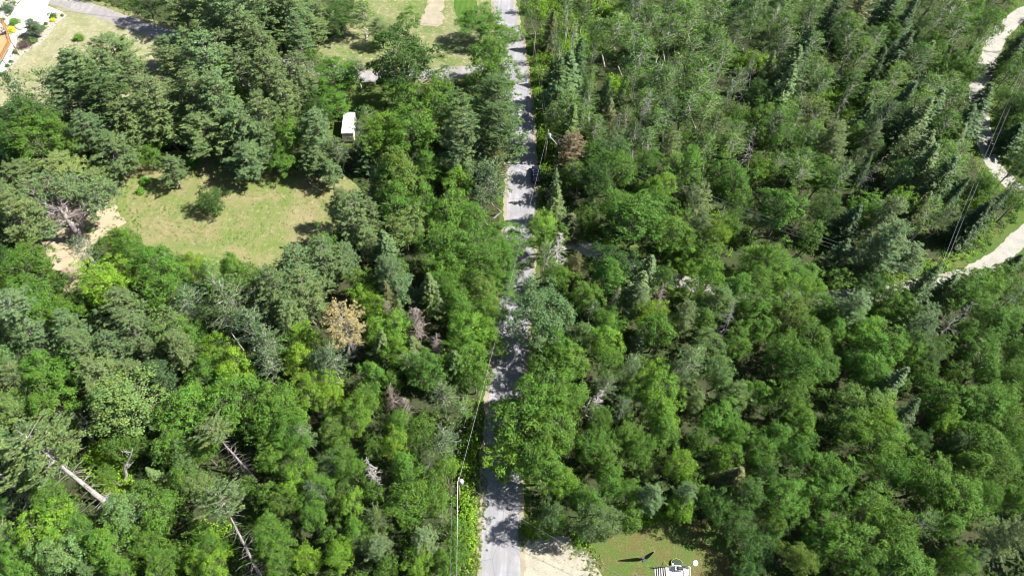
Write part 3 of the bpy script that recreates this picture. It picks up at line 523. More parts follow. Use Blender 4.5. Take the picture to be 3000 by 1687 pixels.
CW = {'g': 'mid green', 'l': 'lime green', 'd': 'dark green', 'b': 'blue green', 'o': 'olive green', 's': 'silvery green', 'y': 'yellow', 't': 'brown', 'c': 'fresh green'}
KW = {'B': 'broadleaf tree', 'A': 'birch tree', 'P': 'pine', 'K': 'tall bare trunked pine', 'Y': 'dying pine', 'S': 'spruce', 'D': 'bare dead tree', 'T': 'withered brown tree', 'R': 'shrub'}
GR = {'B': 'broadleaf trees of the wood', 'A': 'slender birches and aspens of the wood', 'P': 'pines of the wood', 'K': 'tall bare trunked pines', 'Y': None, 'S': 'spruces of the wood', 'D': 'bare dead trees', 'T': 'withered brown trees', 'R': 'shrubs'}
trees = []      # kind, colour, base x, y, radius, height, photo x, photo y, custom label
for tx, ty, sc, txt in TILES:
    for it in txt.replace('\n', ';').split(';'):
        it = it.strip()
        if not it: continue
        kc, q = it.split(' '); px, py, pr = [float(v) for v in q.split(',')]
        kd, col = kc[0], kc[1]; X = tx + px / sc; Y = ty + py / sc; pr = pr / sc
        p = G(X, Y, 9); ppm = FPX / proj(p)[2]; r = pr / ppm * 1.15; h = height(kd, r) * random.uniform(.94, 1.06)
        if kd == 'S': r *= random.uniform(1.0, 1.45); h *= random.uniform(.78, 1.1)
        for st in (1, .9, .8, .7, .6):       # trees at a clearing or road edge stand on its edge, not in it
            p = G(X, Y, h * st * ZC[kd])
            if not is_open([p[0]], [p[1]], 3.9, 2.4)[0]: break
        h *= st; trees.append([kd, col, p[0], p[1], r, h, X, Y])
# filler in the gaps between the listed crowns: younger trees of the same wood
TX = [t[2] for t in trees]; TY = [t[3] for t in trees]; TR = [t[4] for t in trees]
fill = 0; tries = 0
KEEP = [(1345, 1410), (1345, 1455), (1600, 420), (1594, 470), (1562, 130), (1560, 185), (1570, 510), (1025, 350), (243, 700), (200, 640), (170, 590), (1566, 960), (1742, 1170), (270, 1450), (310, 1480), (720, 1350), (745, 1400), (690, 1530), (730, 1620), (760, 1670), (990, 900), (2134, 955), (2795, 938), (605, 575), (370, 1380), (330, 1440), (40, 1440), (2740, 830), (2965, 245), (1102, 1390), (1190, 940), (1230, 950), (1880, 800), (1640, 750)]
while fill < 190 and tries < 30000:
    tries += 1; X = random.uniform(-30, 3030); Y = random.uniform(-30, 1717)
    if fill >= 110: X = random.uniform(1600, 3030); Y = random.uniform(-60, 420)
    if fill >= 175: X = random.uniform(1600, 2900); Y = random.uniform(-80, 10)
    right = X > 1560; top = Y < 760
    if right and top: kd = random.choices('ASBD', (5, 3, 1, .6))[0]
    else: kd = random.choices('BAPSD', (6, 1.2, 1.2, .8, .15))[0]
    r = random.uniform(1.5, 2.5); h = height(kd, r) * random.uniform(.8, 1.0); p = G(X, Y, h * .62)
    if dist_line(drive_c, [p[0]], [p[1]])[0] < 7.5 and Y < 140: continue
    if is_open([p[0]], [p[1]], 5.0, 4.0)[0] or is_open([p[0] - 2], [p[1]], 3.5, 2.6)[0]: continue
    if any(math.hypot(X - a, Y - b) < 62 for a, b in KEEP): continue
    gb = G(X, Y, 0)
    if is_open([gb[0]], [gb[1]], 3.6 + r, 2.6 + r)[0]: continue
    dd = np.hypot(np.array(TX) - p[0], np.array(TY) - p[1]) - .62 * (np.array(TR) + r)
    if dd.min() < 0: continue
    col = random.choice('gggdbco' if not right else 'gggdddbc'); trees.append([kd, col, p[0], p[1], r, h, X, Y]); TX.append(p[0]); TY.append(p[1]); TR.append(r); fill += 1
LM = {'the parked dark car': (1570, 510), 'the white trailer': (1025, 365), 'the pole with the grey transformer': (1345, 1420), 'the yellowing dying pine': (990, 915), 'the gnarled old pine': (200, 640),
      'the lone tree in the clearing': (605, 575), 'the timber deck': (20, 120), 'the sand parking lot': (1610, 1610), 'the grey back deck': (1975, 1665), 'the bend of the sand road': (2955, 720), 'the pole beside the sand road': (2740, 825),
      'the right edge pole': (2965, 245), 'the worn driveway': (420, 80), 'the leaning bare pine trunk': (710, 1590), 'the white snag': (1742, 1172), 'the pole near the top': (1562, 145), 'the tall blue spruce': (1880, 820),
      'the grey snag': (2134, 955), 'the spiky dead tree': (2795, 938), 'the trunk on the road edge': (1565, 900), 'the pair of withered trees': (1190, 940), 'the tangled bare branches': (1102, 1385), 'the round lawn tree': (1180, 165),
      'the reddish dead spire': (2742, 85), 'the pale pine in the corner': (2945, 1565), 'the lime green thicket': (1690, 120), 'the sunny gap': (2480, 300), 'the striped lawn': (1340, 40), 'the shadowed road bend': (1510, 1250),
      'the big silvery tree': (375, 1180), 'the broad crowned lower tree': (2600, 1530), 'the brown tipped pine': (1672, 450), 'the leaf strewn gap': (980, 1180), 'the topmost sand road stretch': (2900, 150), 'the middle of the sand track': (2000, 825)}
def direction(dx, dy):
    a = math.degrees(math.atan2(-dy, dx)) % 360
    return ['right of', 'back right of', 'beyond', 'back left of', 'left of', 'front left of', 'in front of', 'front right of'][int((a + 22.5) // 45) % 8]
ORD = ['nearest', 'second nearest', 'third nearest', 'fourth nearest', 'fifth nearest', 'sixth nearest', 'seventh nearest', 'eighth nearest']
def make_labels(ts):
    bins = {}
    for i, t in enumerate(ts):
        X, Y = t[6], t[7]; nm, (lx, ly) = min(LM.items(), key=lambda kv: math.hypot(kv[1][0] - X, (kv[1][1] - Y) * 1.2))
        what = KW[t[0]] if t[0] in 'YT' or (t[0] in 'D') else CW[t[1]] + ' ' + KW[t[0]]
        if t[0] in 'BP' and t[4] > 5.0: what = 'big ' + what
        elif t[0] in 'BAPS' and t[4] < 2.6: what = 'small ' + what
        bins.setdefault((what, direction(X - lx, Y - ly), nm), []).append((math.hypot(lx - X, ly - Y), i))
    out = {}
    for (what, d, nm), L in bins.items():
        L.sort()
        for k, (_, i) in enumerate(L):
            out[i] = f'{what} {d} {nm}' if len(L) == 1 else f'{what}, {ORD[min(k, 7)]} {d} {nm}'
    return out
def plant(kd, col, x, y, r, h, label, group=None, variant=None, name=None, cat=None, tilt=.045, rz=None, z=0, trunkmat=None, pcol=None):
    vs = VAR[kd]; tm, cm, R0, H0 = vs[variant % len(vs)] if variant is not None else random.choice(vs)
    nm, ct, pn = KIND[kd]; root = empty(name or nm, (x, y, z)); tag(root, label, cat or ct, group or GR[kd])
    root.rotation_euler = (random.gauss(0, tilt), random.gauss(0, tilt), random.uniform(0, 6.283) if rz is None else rz); an = random.uniform(.88, 1.14) if kd in 'BAP' else 1.0; root.scale = (r / R0 * an, r / R0 / an, h / H0)
    child('stem' if kd == 'R' else 'trunk', tm, root); c = child(pn, cm, root)
    if kd in 'DT': c['kind'] = 'stuff'
    base = (PCOL if kd in 'PSKY' else COL)[col] if pcol is None else pcol; v = random.uniform(.86, 1.16); w = random.uniform(.92, 1.08)
    c.color = (base[0] * v * w, base[1] * v, base[2] * v / w, 1); return root
# the lone clearing tree and trees whose trunk can be seen are set from their foot
def foot(px, py): g = G(px, py); return g[0], g[1]
special = []
x, y = foot(630, 622); special.append(('B', 'd', x, y, 3.0, 7.4, 'lone dark green bushy tree standing in the middle of the grass clearing'))
x, y = foot(1566, 996); special.append(('B', 'b', x, y, 5.6, 14.5, 'grey green tree with its trunk showing at the right road edge'))
SP_SKIP = [(1500 + 200 / 2.588, 560 + 770 / 2.588)]
trees = [t for t in trees if not any(math.hypot(t[6] - a, t[7] - b) < 8 for a, b in SP_SKIP)]
BT = sorted([t for t in trees if t[0] == 'B'], key=lambda t: -t[4] / proj((t[2], t[3], t[5] * .6))[2])
rest = BT[296:]; restset = set(id(t) for t in rest); trees = [t for t in trees if id(t) not in restset]
if rest:       # the broadleaf trees past the first 300: one mass
    Vs = []; tb = MB(); rr = np.random.default_rng(3)
    bank = []
    for tm, cm, R0, H0 in VAR['B']:
        a = np.empty(len(cm.vertices) * 3, np.float32); cm.vertices.foreach_get('co', a); a = a.reshape(-1, 4, 3); bank.append((a, R0, H0))
    for kd, col, x, y, r_, h_, *_q in rest:
        a, R0, H0 = bank[rr.integers(len(bank))]; a = a[rr.random(len(a)) < .42]; c = a.mean(1, keepdims=True); a = c + (a - c) * 1.4
        th = rr.uniform(0, 6.28); q = a * [r_ / R0, r_ / R0, h_ / H0]; q = np.stack([q[..., 0] * math.cos(th) - q[..., 1] * math.sin(th) + x, q[..., 0] * math.sin(th) + q[..., 1] * math.cos(th) + y, q[..., 2]], -1); Vs.append(q.reshape(-1, 3))
        tb.tube([(x, y, 0), (x, y, h_ * .6)], [.16, .08], 5, 0, False)
    V = np.concatenate(Vs); o = bpy.data.objects.new('young_broadleaf_trees', np_mesh('young_broadleaf_trees', V, np.arange(len(V)).reshape(-1, 4), M_leaf)); C.objects.link(o); o.color = (.078, .155, .024, 1); tag(o, 'small young broadleaf trees filling gaps between the larger crowns', kind='stuff')
    tag(tb.obj('young_trunks', [M_bark]), 'trunks of the small young broadleaf trees', kind='stuff')
    print('REST', len(rest), len(V) // 4)
lab = make_labels(trees)
for i, t in enumerate(trees): plant(*t[:6], lab[i])
for j, s in enumerate(special): plant(*s, tilt=.02, variant=(3, 1)[j], z=(-1.5, 0)[j])
def plant_lean(kd, col, base, crown, r, h, label, variant=None, z=None, pc=(.150, .220, .075)):
    """tree set from its visible foot and from where its crown is seen: it may lean"""
    b = G(*base); z = z or h * .8; c = G(crown[0], crown[1], z); d = Vector(c - b)
    root = plant(kd, col, b[0], b[1], r, h, label, None, variant, tilt=0, rz=0, pcol=pc)
    root.rotation_euler = d.to_track_quat('Z', 'Y').to_euler(); return root
plant_lean('K', 'l', (322, 1482), (112, 1318), 6.2, 18, 'big pale green pine with thick bare trunk leaning over the lower left gap', 1, 13.5)
plant_lean('K', 's', (752, 1408), (645, 1285), 3.2, 13.5, 'bare trunked pine with a small grey green tuft at its top', 0, 9.5)
plant_lean('K', 'l', (800, 1760), (645, 1455), 3.9, 19, 'leaning pine with long grey dead trunk and pale tuft at the bottom', 0, 13.5)
plant_lean('K', 'l', (108, 1478), (-60, 1345), 5.0, 17, 'pine trunk entering from the left edge low down', 0, 13)
NT = {}
for t in trees: NT[t[0]] = NT.get(t[0], 0) + 1
print('TREES', NT)
# ------------------------------------------------------------------ undergrowth (nobody could count it)
def undergrowth(name, n, label, leafsz, k, rad, hgt, cols, where=None, seed=0, col='lime'):
    r = np.random.default_rng(seed); P = []
    while len(P) < n:
        X = r.uniform(-60, 3060, 4000); Y = r.uniform(-60, 1747, 4000) if where is None else None
        if where is not None:
            w = [where[i] for i in r.integers(0, len(where), 4000)]; X = np.array([a[0] for a in w]) + r.normal(size=4000) * np.array([a[2] for a in w]); Y = np.array([a[1] for a in w]) + r.normal(size=4000) * np.array([a[3] for a in w])
        g = np.array([G(a, b)[:2] for a, b in zip(X, Y)]); 
        if where is None:      # even over the ground, not over the picture
            dep = np.array([proj((a[0], a[1], 0))[2] for a in g]); g = g[r.random(len(g)) < (dep / dep.max()) ** 3]
        ok = ~is_open(g[:, 0], g[:, 1], 4.5, 2.9); P += list(g[ok])
    P = np.array(P[:n]); m = 14
    c = np.repeat(P, m, 0); q = sph(n * m, r); q[:, 2] = np.abs(q[:, 2]); R = np.repeat(r.uniform(*rad, n), m); Hh = np.repeat(r.uniform(*hgt, n), m)
    cen = np.stack([c[:, 0] + q[:, 0] * R, c[:, 1] + q[:, 1] * R, .15 + q[:, 2] * Hh * r.uniform(.4, 1, n * m)], 1)
    V, F = tufts(cen, q, r, k, np.full(n * m, .32), .8, leafsz, leafsz * .6)
    me = np_mesh(name, V, F, M_leaf); o = bpy.data.objects.new(name, me); C.objects.link(o); o.color = (*cols, 1); tag(o, label, kind='stuff'); return o
undergrowth('undergrowth', 6000, 'low leafy growth covering the forest floor under the trees', .30, 4, (.5, 1.2), (.4, 1.5), (.062, .125, .020), seed=91)
LIME = [(1700, 130, 45, 35), (1640, 150, 30, 30), (1580, 150, 12, 25), (1560, 260, 14, 40), (1600, 20, 30, 20), (1790, 20, 40, 25), (2490, 300, 60, 40), (2460, 320, 40, 30), (2530, 250, 50, 22), (2100, 690, 50, 25), (2030, 660, 40, 20), (2190, 185, 40, 12), (1985, 800, 30, 15), (2010, 165, 20, 20), (1810, 250, 15, 15),
        (1370, 1450, 18, 110), (1400, 1300, 15, 90), (1385, 1600, 10, 60), (1440, 1180, 10, 60), (330, 1400, 30, 30), (320, 1330, 30, 20), (620, 1600, 30, 30), (500, 1640, 40, 20), (1900, 1510, 60, 15), (1560, 1555, 25, 10), (2780, 790, 60, 18), (2720, 805, 40, 15), (2860, 640, 20, 40), (2900, 480, 10, 40), (590, 520, 20, 15), (1690, 1600, 10, 12), (1660, 700, 60, 30), (1590, 330, 14, 60), (1600, 430, 14, 50), (1700, 60, 50, 25)]
undergrowth('bramble_thicket', 1900, 'lime green sunlit brambles and ferns in the gaps', .30, 4, (.6, 1.3), (.6, 2.0), (.150, .275, .020), where=LIME, seed=92)
# weeds and grass tufts on the open ground
def weeds(name, spots, n, label, cols, sz, seed, k=9, hh=.12):
    r = np.random.default_rng(seed); w = [spots[i] for i in r.integers(0, len(spots), n)]
    P = np.array([G(a[0] + r.normal() * a[2], a[1] + r.normal() * a[3]) for a in w]); P[:, 2] = .05; s = r.uniform(.15, .5, n)
    c = np.repeat(P, k, 0); q = sph(n * k, r) * r.random((n * k, 1)) * np.repeat(s, k)[:, None]; q[:, 2] = np.abs(q[:, 2]) * .5 + hh * r.random(n * k)
    V, F = quads(c + q, r.normal(size=(n * k, 3)) * .5 + [0, 0, 1], sz, sz * .45, r); me = np_mesh(name, V, F, M_leaf)
    o = bpy.data.objects.new(name, me); C.objects.link(o); o.color = (*cols, 1); tag(o, label, kind='stuff')
weeds('weeds', [(380, 590, 12, 40), (330, 620, 20, 30), (270, 670, 20, 18), (320, 560, 30, 20), (400, 650, 10, 20), (200, 585, 15, 8), (290, 700, 25, 10), (210, 720, 20, 40)], 210, 'scattered green weed clumps on the sand beside the old pine', (.09, .19, .03), .24, 5)
weeds('field_weeds', [(550, 600, 90, 50), (750, 620, 90, 60), (620, 690, 100, 25), (480, 640, 60, 40), (900, 560, 50, 40), (640, 500, 120, 20)], 900, 'fine tufts of grass over the clearing', (.16, .20, .07), .2, 6, k=6)
weeds('lawn_weeds', [(130, 170, 40, 30), (80, 215, 40, 20), (200, 120, 50, 20), (330, 110, 60, 15), (170, 230, 60, 30)], 420, 'small weeds in the sun bleached lawn', (.17, .20, .09), .18, 7, k=5)
weeds('verge_grass', [(1411 - 8, 1600, 4, 60), (1420, 1450, 5, 60), (1530, 1560, 5, 20), (1560, 1570, 20, 8), (1735, 1640, 14, 30), (1700, 1600, 16, 14), (2840, 800, 60, 12), (2760, 808, 50, 10), (2870, 620, 14, 40), (1390, 1660, 5, 30), (1577, 600, 6, 30), (1548, 150, 5, 30), (1560, 250, 5, 60)], 900, 'rough grass tufts along the road edges', (.13, .19, .045), .26, 8)
weeds('leaf_litter', [(1620, 1640, 50, 30), (1590, 1570, 40, 8), (1720, 1660, 15, 20)], 160, 'dry leaf scraps scattered on the sand lot', (.20, .16, .09), .14, 9, k=3, hh=.02)

# ------------------------------------------------------------------ the gnarled old pine beside the clearing
def gnarled():
    r = np.random.default_rng(404); bx, by = foot(243, 708); root = empty('old_pine', (bx, by, 0)); tag(root, 'gnarled old pine with thick plated trunk and grey limbs beside the clearing', 'pine')
    tr = MB(); tr.tube([(0, 0, -.3), (0, 0, .4), (-.05, .1, 1.6), (.1, .1, 3.2), (-.15, .2, 4.8), (-.35, .3, 6.2), (-.5, .5, 7.6), (-.7, .6, 9.0)], [1.05, .86, .72, .66, .58, .42, .32, .16], 12, 0, False)
    for k in range(9):      # root flare and burls
        a = k * .72; tr.tube([(math.cos(a) * .55, math.sin(a) * .55, .5), (math.cos(a) * 1.25, math.sin(a) * 1.25, -.15)], [.28, .12], 6)
        z = 1 + k * .55; tr.tube([(math.cos(a * 2) * .45, math.sin(a * 2) * .45, z), (math.cos(a * 2) * .82, math.sin(a * 2) * .82, z + .15)], [.24, .12], 6)
    tr.obj('trunk', [M_oldbark], root, True)
    br = MB(); cents = []; outs = []; sz = []
    L0 = [(3.4, 175, 8.5, 4.2, .34), (3.9, 20, 6.5, 5.5, .28), (4.3, 48, 7.5, 5.2, .22), (4.9, 65, 7.0, 4.4, .2), (5.4, 100, 6.5, 4.0, .18), (5.2, 150, 8.5, 4.4, .2), (5.9, 200, 6.5, 2.0, .17), (6.3, 10, 8.0, 3.4, .2), (6.6, 35, 9.0, 3.2, .17), (7.0, 130, 7.5, 2.8, .15), (7.4, 80, 6.0, 3.0, .13), (7.8, 165, 7.0, 2.3, .12), (8.4, 60, 4.5, 2.2, .1), (8.6, 220, 4.5, 1.5, .1), (6.0, 250, 4.5, 1.4, .13), (8.8, 110, 4, 2, .1), (6.8, 185, 8.6, 3.0, .14)]
    for z0, az, L, rise, r0 in L0:
        a = math.radians(az + r.normal() * 5); dr = np.array([math.cos(a), math.sin(a), 0]); sd = np.array([-dr[1], dr[0], 0]); p = np.array([-.3 * (z0 > 5), .2, z0]); pts = [p]; n = 6
        for j in range(1, n + 1):
            s = j / n; pts.append(p + dr * L * s + sd * r.normal() * .35 + np.array([0, 0, rise * s ** 1.3 + r.normal() * .15]))
        br.tube(pts, [r0 * (1 - .8 * j / n) for j in range(n + 1)], 7, 0, False)
        for j in range(1, n + 1):
            for q in range(4):
                sgn = r.choice([-1, 1]); l2 = L * r.uniform(.16, .36); e = pts[j] + (dr * r.uniform(.1, .9) + sd * sgn * r.uniform(.3, 1)) * l2 + np.array([0, 0, r.uniform(-.1, .45) * l2]); limb(br, pts[j], e, r0 * .22, .02, .1, 4, 4, r)
                for w in range(2):
                    e2 = pts[j] + (e - pts[j]) * r.uniform(.4, .9); limb(br, e2, e2 + r.normal(size=3) * .55, .02, .008, 0, 3, 2, r)
                if j >= 3 and r.random() < .82:
                    for w in range(6): cents.append(e + r.normal(size=3) * [.6, .6, .16] + [0, 0, .15]); outs.append(dr * .6 + [0, 0, .8]); sz.append(r.uniform(.3, .55))
    br.obj('limbs', [M_oldbark], root)
    c = np.array(cents); o = unit(np.array(outs)); k = 11; n = len(c); szr = np.repeat(np.array(sz), k)[:, None]; q = sph(n * k, r); q[:, 2] = np.abs(q[:, 2]) * .6; q = q * szr * r.uniform(.35, 1, (n * k, 1))
    cr = C_obj('crown', cat_mesh('crown', [quads(np.repeat(c, k, 0) + q, np.array([0, 0, 1.]) + r.normal(size=(n * k, 3)) * .45, r.uniform(.3, .5, n * k), .14, r, unit(q + np.repeat(o, k, 0) * .3), .1)], M_needle), root)
    cr.color = (.105, .165, .062, 1)
def C_obj(n, me, parent=None): o = bpy.data.objects.new(n, me); C.objects.link(o); o.parent = parent; return o
gnarled()
# leaning and fallen dead wood, lower left
def dead_log(base, top, r0, label, htop, branches=6, seed=0, name='dead_tree', cat='dead tree'):
    r = np.random.default_rng(seed); b = G(*base); t = G(top[0], top[1], htop); root = empty(name, b); tag(root, label, cat)
    tr = MB(); e = t - b; limb(tr, (0, 0, 0), e, r0, r0 * .4, 0, 8, 5, r); tr.obj('trunk', [M_dead], root, True)
    for i in range(branches):
        s = r.uniform(.35, 1); p = e * s; d = sph(1, r)[0]; d[2] = abs(d[2]) * .6; L = r.uniform(.8, 2.2); q = p + d * L; bb = MB(); limb(bb, p, q, .06, .02, .1, 4, 4, r)
        for k in range(3): u = p + (q - p) * r.uniform(.3, .9); limb(bb, u, u + sph(1, r)[0] * .7, .03, .01, 0, 3, 2, r)
        bb.obj('branch', [M_dead], root)
    pass
dead_log((362, 1416), (388, 1312), .26, 'split pale dead trunk leaning upright in the gap below the big silvery tree', 7.5, 5, 1)
dead_log((345, 1452), (300, 1462), .10, 'white antler shaped fallen branches beside the leaning bare trunk', .8, 12, 2, 'fallen_branch', 'branch')
dead_log((110, 1525), (60, 1492), .17, 'short grey log lying among leaves at the lower left', 1.2, 2, 3, 'fallen_log', 'log')
dead_log((280, 1300), (205, 1195), .16, 'left of two thin grey dead trunks crossing left of the big silvery tree', 7, 5, 4)
dead_log((290, 1300), (235, 1215), .14, 'right of two thin grey dead trunks crossing left of the big silvery tree', 6, 5, 5)
dead_log((1665, 160), (1682, 70), .10, 'slim white dead trunk leaning over the lime green thicket', 8, 2, 6)

# ------------------------------------------------------------------ utility poles and wires
M_pole = simple('weathered_pole', (.27, .21, .15), .85, var=.3, scale=2)
M_grey = simple('grey_metal', (.42, .43, .45), .45, .6, .1)
M_trans = simple('transformer_paint', (.40, .41, .43), .4, .1, .06)
M_wire = simple('bright_wire', (.30, .31, .33), .35, .6, .05)
M_wired = simple('dark_wire', (.06, .06, .065), .5, .2, .1)
M_ins = simple('porcelain', (.55, .53, .5), .3, 0, .05)
def utility_pole(base, h, label, arm=None, trans=False, extra=False, brace=False):
    g = np.array(base, float); root = empty('utility_pole', (g[0], g[1], 0)); tag(root, label, 'utility pole')
    MB().tube([(0, 0, -.2), (0, 0, h * .5), (0, 0, h)], [.16, .135, .105], 10).obj('pole', [M_pole], root, True)
    if arm is not None:
        a = arm; ca, sa = math.cos(a), math.sin(a); MB().box((0, 0, h - .35), (2.4, .1, .12), a).obj('crossarm', [M_pole], root)
        for s in (-1.05, -.55, .55, 1.05): MB().tube([(ca * s, sa * s, h - .29), (ca * s, sa * s, h - .08)], [.06, .035], 8).obj('insulator', [M_ins], root)
        for s in (-.6, .6): MB().tube([(0, 0, h - 1.0), (ca * s, sa * s, h - .4)], .02, 4).obj('arm_brace', [M_grey], root)
    else: MB().tube([(0, 0, h), (0, 0, h + .28)], [.05, .03], 8).obj('insulator', [M_ins], root)
    if trans:
        t = MB().tube([(.42, .05, h - 2.1), (.42, .05, h - 2.05), (.42, .05, h - 1.05), (.42, .05, h - .98)], [.27, .31, .31, .2], 14).obj('transformer', [M_trans], root, True)
        for k in (-.1, .12): MB().tube([(.42 + k, .05, h - .98), (.42 + k, .05, h - .7)], [.05, .03], 6).obj('bushing', [M_ins], t)
    if brace: MB().tube([(.1, 0, h - 1.2), (2.2, -1.0, h - 2.8)], [.07, .07], 6).obj('guy_guard', [M_trans], root, True)
    return root
def wire(a, b, sag, label, mat=None, rad=.02, n=18, name='overhead_wire', group='overhead wires'):
    a = np.array(a); b = np.array(b); pts = [tuple(a + (b - a) * (i / n) - np.array([0, 0, 4 * sag * (i / n) * (1 - i / n)])) for i in range(n + 1)]
    o = MB().tube(pts, rad, 5).obj(name, [mat or M_wire]); tag(o, label, 'wire', group); return o
B1 = G(1560, 193)[:2]; B2 = G(1594, 483)[:2]; B3 = G(1345, 1470)[:2]; B4 = G(2764, 880)[:2]
p4 = G(2751, 810, 9.5); B4 = p4[:2]; B5 = G(2938, 284)[:2]
utility_pole(B1, 9.2, 'brown utility pole with crossarm beside the road near the top', arm=math.radians(5))
utility_pole(B2, 9.8, 'brown utility pole with a transformer and white guy guard by the dark car', trans=True, brace=True)
utility_pole(B3, 10.2, 'grey utility pole with a white transformer at the lower left of the road', trans=True)
utility_pole(B4, 9.5, 'brown utility pole standing beside the sand road bend')
utility_pole(B5, 8.4, 'leaning brown utility pole at the right edge', arm=1.0)
t1 = np.array([*B1, 9.0]); t2 = np.array([*B2, 9.7]); t3 = np.array([*B3, 10.1]); t4 = np.array([*B4, 9.5]); t5 = np.array([*B5, 8.2])
n1 = G(1505, -110, 9); s3 = G(1336, 1840, 10); l1 = G(150, -70, 9)
wire(n1, t1, .5, 'bright overhead wire from the top frame edge to the topmost pole'); wire(n1 + [.9, 0, -.3], t1 + [.9, 0, -.3], .5, 'dark overhead wire from the top frame edge to the topmost pole', M_wired)
wire(t1 + [-.2, 0, -1.6], t2 + [-.2, 0, -1.2], .5, 'bright cable between the topmost pole and the pole by the dark car', rad=.022)
wire(t1, t2, .5, 'dark upper wire between the topmost pole and the pole by the dark car', M_wired)
wire(t2 + [-.1, 0, -1.4], t3 + [0, 0, -1.3], 1.4, 'long bright cable crossing the road down to the lower left pole', rad=.02, n=30)
wire(t3 + [-.1, 0, -.8], s3, .7, 'bright cable from the lower left pole to the bottom edge', rad=.022)
wire(t3 + [-.9, .2, -.1], s3 + [-.9, 0, 0], .7, 'dark upper wire from the lower left pole to the bottom edge', M_wired)
for k, (dz, lb) in enumerate(((0, 'uppermost'), (-.9, 'middle'), (-1.9, 'lowest'))):
    wire(t1 + [-.3, 0, dz - .1], l1 + [0, 0, dz], 1.1 + .2 * k, f'{lb} of three wires running left from the topmost pole', n=34)
    wire(t2 + [.2, -.2 * k, dz * .8], t4 + [-.2, 0, dz * .7 - .2], 1.0 + .3 * k, f'{lb} of three wires crossing the right hand wood', rad=.022, n=34)
for k, (s, lb) in enumerate(((-.6, 'left'), (.6, 'right'))):
    wire(t4 + [s * .5, 0, 0], t5 + [s, 0, .2], .9, f'{lb} one of the wire pair along the sand road', rad=.026, n=26)
wire(t5 + [-.4, .2, .2], G(2985, -60, 8), .6, 'single wire up the right edge beside the sand road')
HS = G(1960, 1760, 4.5)
wire(t3 + [.3, 0, -1.5], HS, 1.0, 'upper service wire from the lower left pole to the back deck', n=26, rad=.015); wire(t3 + [.3, -.2, -2.1], HS + [0, 0, -.3], 1.1, 'lower service wire from the lower left pole to the back deck', M_wired, n=26, rad=.012)
wire(t2 + [-.1, 0, -.6], (G(1560, 452)[0], G(1560, 452)[1], 0), 0, 'thin guy wire from the pole by the dark car to the road edge', M_wired, .02, name='guy_wire', group=None)

